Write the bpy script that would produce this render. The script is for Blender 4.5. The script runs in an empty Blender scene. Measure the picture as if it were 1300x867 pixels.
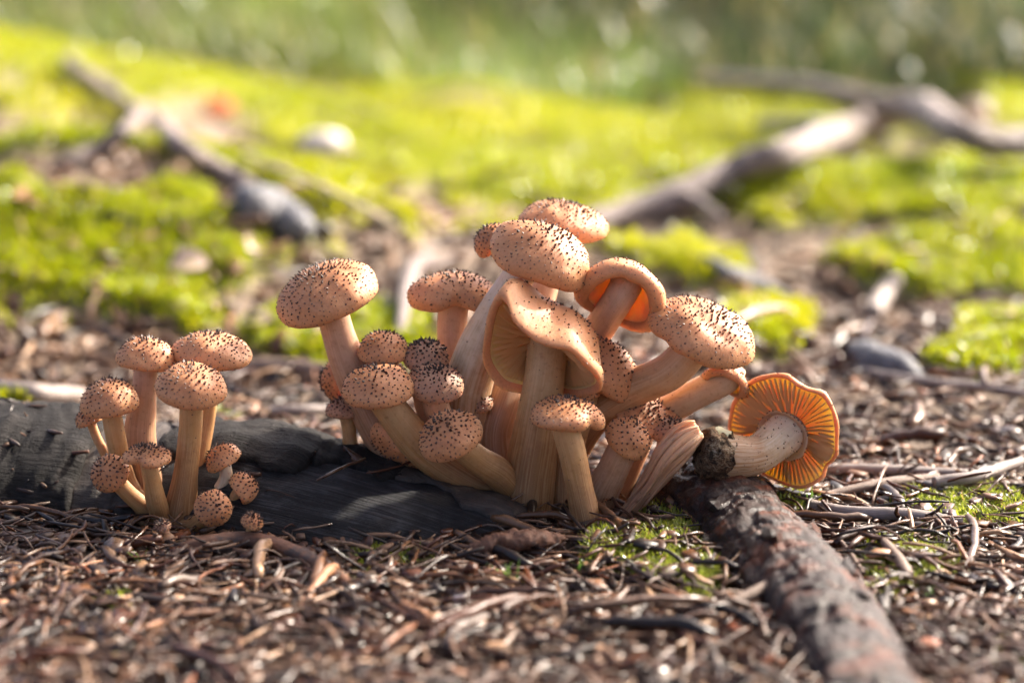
import bpy, math, random
import numpy as np
from mathutils import Vector, Matrix

rng = np.random.default_rng(7)
random.seed(7)
S = bpy.context.scene
COL = S.collection
PI = math.pi
R = math.radians

# ------------------------------------------------------------------ camera
PITCH = R(12.0)
CAM = np.array((0.0, -1.15, 0.3307))
FPX = 1300 * 85 / 36.0
cd = bpy.data.cameras.new('camera')
cam = bpy.data.objects.new('camera', cd)
COL.objects.link(cam)
cam.location = CAM
cam.rotation_euler = (PI / 2 - PITCH, 0, 0)
cd.lens = 85
cd.sensor_width = 36
cd.clip_start = 0.02
cd.clip_end = 1000
cd.dof.use_dof = True
cd.dof.focus_distance = 1.165
cd.dof.aperture_fstop = 3.8
S.camera = cam

# ------------------------------------------------------------------ sky and sun
SUN_AZ, SUN_EL = R(54), R(35)      # azimuth from +Y (away from the camera) towards +X
w = bpy.data.worlds.new('World')
S.world = w
w.use_nodes = True
nt = w.node_tree
sky = nt.nodes.new('ShaderNodeTexSky')
sky.sky_type = 'NISHITA'
sky.sun_disc = False
sky.sun_elevation = SUN_EL
sky.sun_rotation = SUN_AZ
bgn = nt.nodes['Background']
nt.links.new(sky.outputs[0], bgn.inputs[0])
bgn.inputs[1].default_value = 0.15
sky.dust_density = 6.0
sky.air_density = 0.4
sky.ozone_density = 0.0
sl = bpy.data.lights.new('sun', 'SUN')
sl.energy = 3.0
sl.angle = R(2.0)
sl.color = (1.0, 0.91, 0.77)
so = bpy.data.objects.new('sun', sl)
COL.objects.link(so)
sdir = Vector((math.sin(SUN_AZ) * math.cos(SUN_EL), math.cos(SUN_AZ) * math.cos(SUN_EL), math.sin(SUN_EL)))
so.rotation_euler = sdir.to_track_quat('Z', 'Y').to_euler()
so.location = sdir * 5
S.view_settings.view_transform = 'Standard'
S.view_settings.look = 'None'
S.view_settings.gamma = 1
S.view_settings.exposure = 1.7
S.cycles.use_denoising = True
S.cycles.max_bounces = 8
S.cycles.diffuse_bounces = 5
S.cycles.glossy_bounces = 2
S.cycles.transmission_bounces = 4
S.cycles.sample_clamp_indirect = 3.0
S.cycles.use_adaptive_sampling = True
S.cycles.adaptive_threshold = 0.015

# ------------------------------------------------------------------ pixel -> place
_cp, _sp = math.cos(PITCH), math.sin(PITCH)
def ray(px, py):
    a = (px - 650) / FPX
    b = (433.5 - py) / FPX
    return np.array((a, _cp + b * _sp, -_sp + b * _cp))
def at(px, py, Y):
    d = ray(px, py)
    return CAM + d * ((Y - CAM[1]) / d[1])
def on_plane(px, py, C, n):
    d = ray(px, py)
    return CAM + d * (np.dot(C - CAM, n) / np.dot(d, n))
def on_ground(px, py, lift=0.0):
    d = ray(px, py)
    t = 0.8
    for _ in range(60):
        p = CAM + d * t
        g = p[2] - float(terrain(np.array([p[0]]), np.array([p[1]]))[0])
        if g < 0.0005: break
        t += max(g * 1.5, 0.0008)
    p = CAM + d * t
    return np.array((p[0], p[1], p[2] + lift))
def to_px(P):
    v = P - CAM
    f = v[..., 1] * _cp - v[..., 2] * _sp
    u = v[..., 1] * _sp + v[..., 2] * _cp
    return 650 + FPX * v[..., 0] / f, 433.5 - FPX * u / f, f
def unit(v):
    v = np.asarray(v, float)
    return v / (np.linalg.norm(v, axis=-1, keepdims=True) + 1e-12)

# ------------------------------------------------------------------ numeric noise
def _hash(ix, iy, iz):
    h = (ix * 374761393 + iy * 668265263 + iz * 2147483647 + 1013904223) & 0xffffffff
    h = ((h ^ (h >> 13)) * 1274126177) & 0xffffffff
    h = ((h ^ (h >> 16)) * 2246822519) & 0xffffffff
    return ((h >> 8) & 0xffff) / 65535.0
def noise3(x, y, z):
    x, y, z = np.broadcast_arrays(np.asarray(x, float), np.asarray(y, float), np.asarray(z, float))
    ix, iy, iz = (np.floor(a).astype(np.int64) for a in (x, y, z))
    fx, fy, fz = x - ix, y - iy, z - iz
    fx, fy, fz = (f * f * (3 - 2 * f) for f in (fx, fy, fz))
    r = 0
    for dx in (0, 1):
        for dy in (0, 1):
            for dz in (0, 1):
                r = r + _hash(ix + dx, iy + dy, iz + dz) * (fx if dx else 1 - fx) * (fy if dy else 1 - fy) * (fz if dz else 1 - fz)
    return r * 2 - 1
def fbm(x, y, z=0.0, o=4):
    r, a, s = 0, 1.0, 0.0
    for k in range(o):
        r = r + a * noise3(x * 2 ** k + 17.3 * k, y * 2 ** k - 9.1 * k, z * 2 ** k + 3.7 * k)
        s += a
        a *= 0.5
    return r / s

# ------------------------------------------------------------------ mesh helpers
def mesh(name, verts, faces, attrs=None, smooth=True, cols=None):
    me = bpy.data.meshes.new(name)
    verts = np.asarray(verts, dtype=np.float32)
    if isinstance(faces, np.ndarray):
        nf, k = faces.shape
        me.vertices.add(len(verts))
        me.vertices.foreach_set('co', verts.ravel())
        me.loops.add(nf * k)
        me.loops.foreach_set('vertex_index', faces.astype(np.int32).ravel())
        me.polygons.add(nf)
        me.polygons.foreach_set('loop_start', (np.arange(nf) * k).astype(np.int32))
        me.update(calc_edges=True)
    else:
        me.from_pydata([tuple(map(float, v)) for v in verts], [], faces)
        me.update()
    if smooth:
        me.polygons.foreach_set('use_smooth', np.ones(len(me.polygons), dtype=bool))
    for k, v in (attrs or {}).items():
        a = me.attributes.new(k, 'FLOAT', 'POINT')
        a.data.foreach_set('value', np.asarray(v, dtype=np.float32))
    if cols is not None:
        a = me.attributes.new('tint', 'FLOAT_COLOR', 'POINT')
        c = np.ones((len(verts), 4), dtype=np.float32)
        c[:, :3] = cols
        a.data.foreach_set('color', c.ravel())
    return me
def obj(name, me, mat, parent=None, loc=None):
    o = bpy.data.objects.new(name, me)
    COL.objects.link(o)
    if me is not None and mat is not None and not me.materials:
        me.materials.append(mat)
    if parent is not None: o.parent = parent
    if loc is not None: o.location = tuple(map(float, loc))
    return o
def tag(o, label=None, cat=None, group=None, kind=None):
    if label: o['label'] = label
    if cat: o['category'] = cat
    if group: o['group'] = group
    if kind: o['kind'] = kind
    return o
def thing(name, label, cat, loc, group=None):
    o = bpy.data.objects.new(name, None)
    COL.objects.link(o)
    o.empty_display_size = 0.01
    o.location = tuple(map(float, loc))
    return tag(o, label, cat, group)
def grid_faces(nr, nc, wrap=True):
    i, j = np.meshgrid(np.arange(nr - 1), np.arange(nc if wrap else nc - 1), indexing='ij')
    i, j = i.ravel(), j.ravel()
    j2 = (j + 1) % nc
    return np.stack([i * nc + j, i * nc + j2, (i + 1) * nc + j2, (i + 1) * nc + j], 1)
def spline(pts, n):
    p = np.asarray(pts, float)
    m = len(p)
    q = np.vstack([2 * p[0] - p[1], p, 2 * p[-1] - p[-2]])
    d = np.concatenate([[0], np.cumsum(np.linalg.norm(np.diff(p[:, :3], axis=0), axis=1))])
    out = []
    for s in np.linspace(0, d[-1], n):
        k = min(max(np.searchsorted(d, s, side='right') - 1, 0), m - 2)
        t = (s - d[k]) / max(d[k + 1] - d[k], 1e-9)
        a, b, c, e = q[k], q[k + 1], q[k + 2], q[k + 3]
        out.append(0.5 * (2 * b + (c - a) * t + (2 * a - 5 * b + 4 * c - e) * t * t + (3 * b - a - 3 * c + e) * t ** 3))
    return np.array(out)
def frames(P):
    T = unit(np.gradient(P, axis=0))
    ref = np.array((0, 0, 1.0)) if abs(T[0][2]) < 0.8 else np.array((0, -1.0, 0))
    U = [unit(np.cross(T[0], np.cross(ref, T[0])))]
    for k in range(1, len(P)):
        u = U[-1] - T[k] * np.dot(U[-1], T[k])
        U.append(unit(u))
    U = np.array(U)
    return T, U, np.cross(T, U)
def tube(pts, ns=40, nc=20, disp=None, squash=None, cap=True):
    """pts: rows of x,y,z,radius. disp(t, phi, P) -> relative radius change."""
    q = spline(pts, ns)
    P, r = q[:, :3], np.maximum(q[:, 3], 1e-4)
    T, U, V = frames(P)
    ph = np.linspace(0, 2 * PI, nc, endpoint=False)
    t = np.linspace(0, 1, ns)
    TT, PH = np.meshgrid(t, ph, indexing='ij')
    rr = np.repeat(r[:, None], nc, 1)
    if disp is not None:
        rr = rr * (1 + disp(TT, PH, P))
    X = P[:, None, :] + rr[..., None] * (np.cos(PH)[..., None] * U[:, None, :] + np.sin(PH)[..., None] * V[:, None, :])
    if squash is not None: X = squash(X, P)
    verts = X.reshape(-1, 3)
    F = [tuple(f) for f in grid_faces(ns, nc)]
    F = [f[::-1] for f in F]
    t_a, p_a = TT.ravel(), PH.ravel()
    if cap:
        verts = np.vstack([verts, P[0], P[-1]])
        t_a = np.append(t_a, (0, 1)); p_a = np.append(p_a, (0, 0))
        a, b = len(verts) - 2, len(verts) - 1
        for j in range(nc):
            F.append((a, j, (j + 1) % nc))
            F.append((b, (ns - 1) * nc + (j + 1) % nc, (ns - 1) * nc + j))
    return verts, F, {'along': t_a, 'around': p_a}

# ------------------------------------------------------------------ materials
class M:
    def __init__(s, name, rough=0.6):
        s.m = bpy.data.materials.new(name)
        s.m.use_nodes = True
        s.t = s.m.node_tree
        s.b = s.t.nodes['Principled BSDF']
        s.b.inputs['Roughness'].default_value = rough
        s.out = s.t.nodes['Material Output']
    def n(s, typ, **kw):
        x = s.t.nodes.new('ShaderNode' + typ)
        for k, v in kw.items():
            if k.startswith('i_'):
                x.inputs[int(k[2:]) if k[2:].isdigit() else k[2:].replace('_', ' ')].default_value = v
            else: setattr(x, k, v)
        return x
    def l(s, a, b):
        s.t.links.new(a, b)
        return b
    def attr(s, name, what='Fac'): return s.n('Attribute', attribute_name=name).outputs[what]
    def coords(s): return s.n('TexCoord').outputs['Object']
    def mapping(s, vec, scale):
        x = s.n('Mapping'); s.l(vec, x.inputs[0]); x.inputs['Scale'].default_value = scale
        return x.outputs[0]
    def noise(s, vec, scale, detail=4, rough=0.6, dist=0.0):
        x = s.n('TexNoise'); s.l(vec, x.inputs['Vector'])
        x.inputs['Scale'].default_value = scale; x.inputs['Detail'].default_value = detail
        x.inputs['Roughness'].default_value = rough; x.inputs['Distortion'].default_value = dist
        return x.outputs['Fac']
    def ramp(s, fac, stops):
        x = s.n('ValToRGB'); s.l(fac, x.inputs[0])
        e = x.color_ramp.elements
        while len(e) < len(stops): e.new(0.5)
        for k, (p, c) in enumerate(stops):
            e[k].position = p
            e[k].color = (*c, 1) if len(c) == 3 else c
        return x.outputs[0]
    def mix(s, f, a, b, blend='MIX'):
        x = s.n('Mix', data_type='RGBA', blend_type=blend)
        for v, i in ((f, 0), (a, 6), (b, 7)):
            if hasattr(v, 'links'): s.l(v, x.inputs[i])
            else: x.inputs[i].default_value = v if i == 0 else (*v, 1)
        return x.outputs[2]
    def math(s, op, a, b=0.0):
        x = s.n('Math', operation=op)
        for v, i in ((a, 0), (b, 1)):
            if hasattr(v, 'links'): s.l(v, x.inputs[i])
            else: x.inputs[i].default_value = v
        return x.outputs[0]
    def bump(s, h, strength=0.4, dist=0.001):
        x = s.n('Bump'); s.l(h, x.inputs['Height'])
        x.inputs['Strength'].default_value = strength; x.inputs['Distance'].default_value = dist
        s.l(x.outputs[0], s.b.inputs['Normal'])
    def color(s, c): s.l(c, s.b.inputs['Base Color'])
    def sss(s, weight, radius, scale):
        s.b.inputs['Subsurface Weight'].default_value = weight
        s.b.inputs['Subsurface Radius'].default_value = radius
        s.b.inputs['Subsurface Scale'].default_value = scale
    def translucent(s, colour, fac):
        t = s.n('BsdfTranslucent')
        if hasattr(colour, 'links'): s.l(colour, t.inputs[0])
        else: t.inputs[0].default_value = (*colour, 1)
        x = s.n('MixShader'); x.inputs[0].default_value = fac
        s.l(s.b.outputs[0], x.inputs[1]); s.l(t.outputs[0], x.inputs[2])
        s.l(x.outputs[0], s.out.inputs[0])

def combine(m, x, y, z):
    c = m.n('CombineXYZ')
    for v, i in ((x, 0), (y, 1), (z, 2)):
        if hasattr(v, 'links'): m.l(v, c.inputs[i])
        else: c.inputs[i].default_value = v
    return c.outputs[0]

def mat_cap(name, a, b, c):
    """a: pale flesh, b: main tan, c: browner disc."""
    m = M(name, 0.55)
    co = m.coords()
    rad = m.attr('radial')
    n1 = m.noise(co, 90, 4)
    n2 = m.noise(co, 700, 3)
    base = m.ramp(rad, [(0.0, c), (0.35, b), (0.8, b), (0.97, a), (1.0, a)])
    base = m.mix(m.math('MULTIPLY', n1, 0.55), base, a)
    base = m.mix(m.ramp(n2, [(0.45, (0, 0, 0)), (0.75, (0.4, 0.4, 0.4))]), base, c)
    m.color(base)
    v = m.noise(combine(m, m.math('MULTIPLY', m.attr('around'), 14.0), m.math('MULTIPLY', rad, 6.0), 0.0), 1.6, 4)
    m.bump(m.math('ADD', m.math('MULTIPLY', n2, 0.5), v), 0.35, 0.0006)
    m.sss(0.55, (1.0, 0.62, 0.38), 0.006)
    m.b.inputs['Specular IOR Level'].default_value = 0.45
    return m.m
CAP = mat_cap('cap_skin', (0.61, 0.29, 0.130), (0.49, 0.195, 0.078), (0.28, 0.106, 0.048))
CAP_DARK = mat_cap('cap_skin_brown', (0.50, 0.26, 0.15), (0.38, 0.18, 0.10), (0.21, 0.10, 0.062))
CAP_ORANGE = mat_cap('cap_skin_orange', (0.64, 0.30, 0.13), (0.50, 0.19, 0.075), (0.38, 0.13, 0.05))

def mat_scale():
    m = M('cap_scale_brown', 0.55)
    a = m.attr('shade')
    m.color(m.ramp(a, [(0, (0.035, 0.019, 0.013)), (0.4, (0.12, 0.055, 0.03)), (1, (0.28, 0.12, 0.06))]))
    return m.m
SCALE = mat_scale()
def mat_stem(name, top, mid, low, streak=0.35):
    m = M(name, 0.55)
    al, ar = m.attr('along'), m.attr('around')
    co = m.coords()
    fib = m.noise(combine(m, m.math('MULTIPLY', al, 2.2), m.math('MULTIPLY', m.math('SINE', ar), 9.0), m.math('MULTIPLY', m.math('COSINE', ar), 9.0)), 1.4, 5, 0.65)
    n1 = m.noise(co, 130, 4)
    t = m.math('ADD', al, m.math('MULTIPLY', m.math('SUBTRACT', n1, 0.5), 0.5))
    top, mid, low = (tuple(v * 0.88 for v in c_) for c_ in (top, mid, low))
    base = m.ramp(t, [(0.0, top), (0.35, mid), (0.62, low), (1.0, tuple(x * 0.62 for x in low))])
    base = m.mix(m.ramp(fib, [(0.40, (0, 0, 0)), (0.68, (streak, streak, streak))]), base, tuple(min(1, x * 1.25 + 0.03) for x in top))
    base = m.mix(m.ramp(m.noise(co, 420, 3), [(0.55, (0, 0, 0)), (0.8, (0.6, 0.6, 0.6))]), base, low)
    m.color(base)
    m.bump(m.math('ADD', fib, m.math('MULTIPLY', m.noise(co, 900, 2), 0.5)), 0.28, 0.0006)
    m.sss(0.4, (1.0, 0.6, 0.35), 0.005)
    return m.m
STEM = mat_stem('stem_tan', (0.70, 0.47, 0.29), (0.60, 0.33, 0.15), (0.36, 0.16, 0.05))
STEM_WHITE = mat_stem('stem_white', (0.82, 0.69, 0.54), (0.72, 0.52, 0.32), (0.42, 0.22, 0.09))
STEM_PINK = mat_stem('stem_pink', (0.72, 0.45, 0.30), (0.60, 0.335, 0.19), (0.36, 0.17, 0.075))
STEM_BROWN = mat_stem('stem_brown', (0.66, 0.41, 0.20), (0.54, 0.28, 0.10), (0.30, 0.13, 0.04))
STEM_FIBRE = mat_stem('stem_fibrous', (0.72, 0.38, 0.20), (0.62, 0.33, 0.19), (0.42, 0.20, 0.11), 0.8)
def mat_gill(name, c1, c2):
    m = M(name, 0.6)
    n = m.noise(combine(m, m.math('MULTIPLY', m.attr('around'), 30.0), m.attr('radial'), 0.0), 1.0, 2)
    base = m.mix(m.ramp(n, [(0.35, (0, 0, 0)), (0.65, (1, 1, 1))]), c1, c2)
    m.color(base)
    m.sss(0.7, (1.0, 0.7, 0.42), 0.012)
    m.translucent((1.0, 0.86, 0.62), 0.5)
    return m.m
GILL = mat_gill('gill_cream', (1.0, 0.68, 0.33), (0.95, 0.55, 0.22))
GILL_ORANGE = mat_gill('gill_orange', (1.0, 0.66, 0.34), (0.97, 0.54, 0.22))
VEIL = mat_gill('veil_cream', (0.82, 0.56, 0.38), (0.72, 0.44, 0.27))

VEIL_PALE = mat_gill('torn_flesh_cream', (0.80, 0.74, 0.52), (0.66, 0.60, 0.38))
def mat_ground():
    m = M('forest_soil', 0.85)
    co = m.coords()
    n1 = m.noise(co, 35, 6, 0.7)
    n2 = m.noise(co, 260, 5, 0.7)
    soil = m.ramp(n1, [(0.3, (0.028, 0.020, 0.015)), (0.55, (0.075, 0.052, 0.038)), (0.75, (0.15, 0.11, 0.08))])
    soil = m.mix(m.ramp(n2, [(0.4, (0, 0, 0)), (0.7, (0.8, 0.8, 0.8))]), soil, (0.17, 0.12, 0.085))
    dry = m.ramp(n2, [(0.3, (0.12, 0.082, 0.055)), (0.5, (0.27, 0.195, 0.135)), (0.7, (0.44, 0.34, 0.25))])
    soil = m.mix(m.attr('dry'), soil, dry)  # dry floor tone, lightened further so its colour carries the sunlit brightness
    moss = m.ramp(n2, [(0.3, (0.10, 0.13, 0.008)), (0.7, (0.30, 0.33, 0.015))])
    m.color(m.mix(m.attr('moss'), soil, moss))
    m.bump(m.math('ADD', n2, n1), 0.8, 0.004)
    return m.m
GROUND = mat_ground()
def mat_foliage(name, trans, rough=0.4):
    m = M(name, rough)
    c = m.attr('tint', 'Color')
    m.color(c)
    m.b.inputs['Specular IOR Level'].default_value = 0.5
    m.translucent(m.mix(1.0, c, (1.0, 1.0, 0.6), 'MULTIPLY'), trans)
    return m.m
MOSS = mat_foliage('moss_leaf', 0.52, 0.25)
GRASS = mat_foliage('grass_blade', 0.45, 0.25)
LITTER_RAMP = [(0.0, (0.010, 0.006, 0.005)), (0.14, (0.026, 0.014, 0.009)), (0.30, (0.085, 0.031, 0.014)), (0.42, (0.058, 0.034, 0.022)),
               (0.54, (0.17, 0.088, 0.042)), (0.64, (0.032, 0.023, 0.020)), (0.76, (0.115, 0.082, 0.060)), (0.88, (0.17, 0.10, 0.055)), (0.95, (0.42, 0.31, 0.20)), (1.0, (0.27, 0.085, 0.028))]
def mat_litter(name, single):
    m = M(name, 0.3)
    m.b.inputs['Specular IOR Level'].default_value = 0.45
    m.l(m.ramp(m.noise(m.coords(), 40, 2), [(0.4, (0.24, 0.24, 0.24)), (0.6, (0.55, 0.55, 0.55))]), m.b.inputs['Roughness'])
    f = m.n('ObjectInfo').outputs['Random'] if single else m.attr('shade')
    co = m.coords()
    c = m.ramp(f, [(p, (min(1, a * 1.12), b * 0.95, d * 0.84)) for p, (a, b, d) in LITTER_RAMP])
    n = m.noise(co, 350, 4)
    c = m.mix(m.ramp(n, [(0.35, (0, 0, 0)), (0.7, (0.8, 0.8, 0.8))]), c, m.mix(1.0, c, (0.4, 0.36, 0.33), 'MULTIPLY'))
    m.color(c)
    m.bump(n, 0.6, 0.0006)
    return m.m
LIT_ONE = mat_litter('dry_litter_single', True)
LIT_ALL = mat_litter('dry_litter', False)

def mat_wood(name, stops, grain=(1, 9, 9), rough=0.6, bump=0.5, bd=0.0012, scale=1.4, spot=None, spec=0.4):
    m = M(name, rough)
    m.b.inputs['Specular IOR Level'].default_value = spec
    al, ar = m.attr('along'), m.attr('around')
    co = m.coords()
    f = m.noise(combine(m, m.math('MULTIPLY', al, grain[0]), m.math('MULTIPLY', m.math('SINE', ar), grain[1]), m.math('MULTIPLY', m.math('COSINE', ar), grain[2])), scale, 6, 0.68)
    n = m.noise(co, 60, 6, 0.65)
    k = m.math('ADD', m.math('MULTIPLY', f, 0.55), m.math('MULTIPLY', n, 0.45))
    c = m.ramp(k, stops)
    fine = m.noise(co, 700, 4, 0.7)
    c = m.mix(m.ramp(fine, [(0.6, (0, 0, 0)), (0.75, (0.5, 0.5, 0.5))]), c, stops[-1][1])
    if spot:
        c = m.mix(m.ramp(m.noise(co, spot[1], 3, 0.6), [(0.52, (0, 0, 0)), (0.62, (0.9, 0.9, 0.9))]), c, spot[0])
    m.color(c)
    m.bump(m.math('ADD', m.math('ADD', f, m.math('MULTIPLY', n, 0.8)), m.math('MULTIPLY', fine, 0.35)), bump, bd)
    return m.m
LOG = mat_wood('charred_log', [(0.3, (0.009, 0.009, 0.009)), (0.5, (0.022, 0.021, 0.022)), (0.58, (0.055, 0.054, 0.058)), (0.75, (0.10, 0.095, 0.095))], (9, 44, 44), 0.62, 1.0, 0.003, 1.2, None, 0.2)
BARK = mat_wood('log_bark', [(0.3, (0.008, 0.007, 0.006)), (0.5, (0.02, 0.018, 0.017)), (0.7, (0.06, 0.053, 0.05))], (10, 16, 16), 0.75, 1.0, 0.004, 2.0, None, 0.15)
BARK_TAN = mat_wood('log_bark_tan', [(0.3, (0.016, 0.012, 0.010)), (0.5, (0.045, 0.033, 0.026)), (0.7, (0.11, 0.085, 0.068))], (8, 14, 14), 0.6, 0.8, 0.002, 2.0)
ROOT = mat_wood('wet_root', [(0.3, (0.006, 0.004, 0.004)), (0.45, (0.032, 0.014, 0.011)), (0.55, (0.028, 0.019, 0.018)), (0.66, (0.045, 0.032, 0.030)), (0.80, (0.15, 0.12, 0.11))], (30, 5, 5), 0.33, 0.9, 0.003, 1.6, ((0.12, 0.030, 0.010), 50), 0.35)
STICK = mat_wood('red_brown_stick', [(0.3, (0.05, 0.022, 0.013)), (0.5, (0.17, 0.075, 0.04)), (0.7, (0.28, 0.14, 0.085))], (14, 3, 3), 0.5, 0.7, 0.0015, 1.6, ((0.06, 0.045, 0.04), 70))
TWIG_GREY = mat_wood('grey_twig', [(0.3, (0.10, 0.08, 0.07)), (0.5, (0.26, 0.21, 0.185)), (0.7, (0.42, 0.37, 0.33))], (2, 5, 5), 0.55, 0.6, 0.001, 1.5)
TWIG_BROWN = mat_wood('brown_twig', [(0.3, (0.07, 0.045, 0.033)), (0.5, (0.19, 0.125, 0.09)), (0.7, (0.32, 0.23, 0.17))], (2, 5, 5), 0.55, 0.6, 0.001, 1.5)
BRANCH = mat_wood('grey_branch', [(0.3, (0.10, 0.075, 0.072)), (0.5, (0.34, 0.265, 0.24)), (0.7, (0.58, 0.50, 0.45))], (12, 5, 5), 0.5, 0.9, 0.004, 1.5)
STUB = mat_wood('weathered_stub', [(0.3, (0.05, 0.05, 0.055)), (0.5, (0.14, 0.14, 0.155)), (0.7, (0.34, 0.33, 0.34))], (4, 5, 5), 0.45, 0.8, 0.003, 1.5)
DIRT = mat_wood('soil_crust', [(0.36, (0.02, 0.011, 0.007)), (0.46, (0.10, 0.046, 0.022)), (0.54, (0.24, 0.15, 0.085)), (0.62, (0.5, 0.42, 0.30))], (9, 9, 9), 0.8, 1.0, 0.003, 2.6, ((0.02, 0.012, 0.008), 320), 0.2)
def mat_plain(name, a, b, rough=0.5, trans=0.0, sc=60):
    m = M(name, rough)
    c = m.ramp(m.noise(m.coords(), sc, 5), [(0.3, a), (0.7, b)])
    m.color(c)
    if trans: m.translucent(c, trans)
    return m.m
PALE = mat_plain('pale_stone', (0.55, 0.47, 0.43), (0.75, 0.68, 0.64))
LEAF_OR = mat_plain('orange_leaf', (0.62, 0.14, 0.04), (0.70, 0.22, 0.06), 0.5, 0.4)
LEAF_PALE = mat_plain('pale_leaf', (0.50, 0.36, 0.28), (0.66, 0.52, 0.43), 0.4, 0.3)
LEAF_RED = mat_plain('rust_leaf', (0.38, 0.14, 0.08), (0.55, 0.27, 0.17), 0.5, 0.35)
STRAW = mat_plain('straw', (0.45, 0.37, 0.22), (0.62, 0.54, 0.37), 0.4, 0.2)
SPROUT = mat_plain('sprout_green', (0.10, 0.22, 0.03), (0.2, 0.34, 0.06), 0.4, 0.4, 200)

# ------------------------------------------------------------------ ground
GREEN = [(60, 180, 170, 38), (40, 105, 120, 28), (150, 380, 230, 42), (300, 305, 130, 45), (430, 420, 120, 26), (560, 200, 260, 55), (430, 320, 120, 45),
         (1120, 265, 300, 48), (950, 200, 130, 40), (900, 350, 130, 40), (960, 420, 110, 40), (1240, 455, 90, 40), (1180, 330, 160, 30), (820, 220, 160, 30),
         (60, 300, 110, 20), (420, 250, 130, 25), (700, 170, 500, 32), (1180, 215, 200, 24), (20, 512, 40, 9),
         (860, 660, 45, 40), (880, 730, 60, 40), (1140, 720, 60, 34), (1215, 650, 80, 18), (830, 700, 60, 25), (1000, 640, 40, 12)]
BROWN = [(230, 235, 120, 26), (150, 330, 230, 16), (492, 362, 32, 30), (1010, 350, 70, 25), (1130, 430, 90, 40), (560, 160, 120, 8), (30, 250, 60, 22), (1090, 385, 60, 25), (760, 205, 90, 10)]
def moss_mask(x, y):
    z = np.zeros_like(x)
    px, py, f = to_px(np.stack([x, y, z], -1))
    g = np.full_like(x, -1.0)
    for cx, cy, rx, ry in GREEN:
        g = np.maximum(g, 1.15 - np.hypot((px - cx) / rx, (py - cy) / ry))
    b = np.full_like(x, -1.0)
    for cx, cy, rx, ry in BROWN:
        b = np.maximum(b, 1.1 - np.hypot((px - cx) / rx, (py - cy) / ry))
    g = np.where((f > 0.5) & (y < 2.6), g, -1.0)
    g = np.where(y < 0.22, np.maximum(g * 0.55, -0.27), g)
    g = np.maximum(g, np.clip((y - 0.75) * 0.9, -1, 0.18))       # the far bank is mossy all over
    far = np.clip((y - 0.1) / 0.3, 0, 1)
    n = fbm(x * 7, y * 5, 1.3) * (0.35 + 0.5 * far) + fbm(x * 24, y * 14, 4.1, 3) * 0.55
    return np.clip((g - np.maximum(b, 0) * 1.4 + n) * 3.2, 0, 1)
def terrain(x, y):
    x = np.asarray(x, float); y = np.asarray(y, float)
    h = fbm(x * 3.1 + 4, y * 3.1, 0.5, 3) * 0.016 * np.clip(y / 0.25, 0.25, 3)
    h = h + fbm(x * 22, y * 22, 2.5, 3) * 0.0035
    h = h + 0.12 * np.exp(-(((x + 0.75) / 0.42) ** 2 + ((y - 1.45) / 0.40) ** 2))
    h = h + 0.05 * np.exp(-(((x + 0.35) / 0.30) ** 2 + ((y - 0.75) / 0.22) ** 2))
    h = h - 0.035 * np.exp(-(((x + 0.4) / 0.5) ** 2 + ((y - 2.15) / 0.25) ** 2))
    h = h + 0.004 * np.exp(-((x - 0.02) / 0.05) ** 2 - ((y + 0.02) / 0.05) ** 2)
    near = np.exp(-((x / 0.22) ** 2 + (y / 0.16) ** 2))
    h = h * (1 - 0.7 * near)
    far = np.clip((y - 3) / 8, 0, 1)
    h = h + far * fbm(x * 0.25, y * 0.25, 8.8, 3) * 0.35
    m = moss_mask(x, y)
    lump = 0.5 + 0.5 * fbm(x * 16, y * 16, 7.7, 3)
    h = h + m * (0.004 + 0.022 * lump * np.clip(y / 0.5, 0.12, 1))
    return h
def nonuni(lo, hi, fine, step, grow=1.09):
    a = [fine[0]]
    while a[-1] < fine[1]: a.append(a[-1] + step)
    s = step
    while a[-1] < hi: s *= grow; a.append(a[-1] + s)
    b = [fine[0]]; s = step
    while b[-1] > lo: s *= grow; b.append(b[-1] - s)
    return np.array(b[:0:-1] + a)
gx = nonuni(-160, 160, (-0.36, 0.36), 0.005, 1.05)
gy = nonuni(-30, 240, (-0.30, 0.25), 0.005, 1.024)
GX, GY = np.meshgrid(gx, gy, indexing='ij')
GZ = terrain(GX, GY)
gm = mesh('ground', np.stack([GX, GY, GZ], -1).reshape(-1, 3), grid_faces(len(gx), len(gy), False), {'moss': moss_mask(GX, GY).ravel(), 'dry': np.clip((GY - 0.05 + 0.5 * np.clip(GX - 0.1, 0, 0.3)) / 0.3 + 0.35 * fbm(GX * 9, GY * 9, 5.5, 3), 0, 1).ravel()})  # dry mask grows towards back and right: sunlit brightness painted into the soil
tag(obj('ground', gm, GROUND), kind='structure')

# ------------------------------------------------------------------ half-buried log (left) and wet root (right)
log_pts = [(at(-120, 515, 0.075)[0], 0.075, 0.038, 0.05), (at(60, 522, 0.06)[0], 0.066, 0.0365, 0.052), (at(200, 533, 0.06)[0], 0.055, 0.033, 0.052),
           (at(330, 553, 0.022)[0], 0.026, 0.0335, 0.05), (at(450, 582, 0.0)[0], 0.001, 0.0275, 0.046), (at(560, 615, -0.016)[0], -0.016, 0.0186, 0.042),
           (at(640, 642, -0.03)[0], -0.028, 0.0105, 0.038), (at(700, 664, -0.035)[0], -0.034, -0.004, 0.03)]
lp = np.array([(a, b, c - r - 0.006 * (i < 3) - 0.003 * (i >= 3), r) for i, (a, b, c, r) in enumerate(log_pts)])
LWIDE = 1.45
def log_disp(T, PH, P):
    return (0.055 * fbm(T * 9, np.sin(PH) * 1.6 + 2, np.cos(PH) * 1.6, 4) + 0.035 * fbm(T * 7, np.sin(PH) * 14, np.cos(PH) * 14 + 5, 4))
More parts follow.
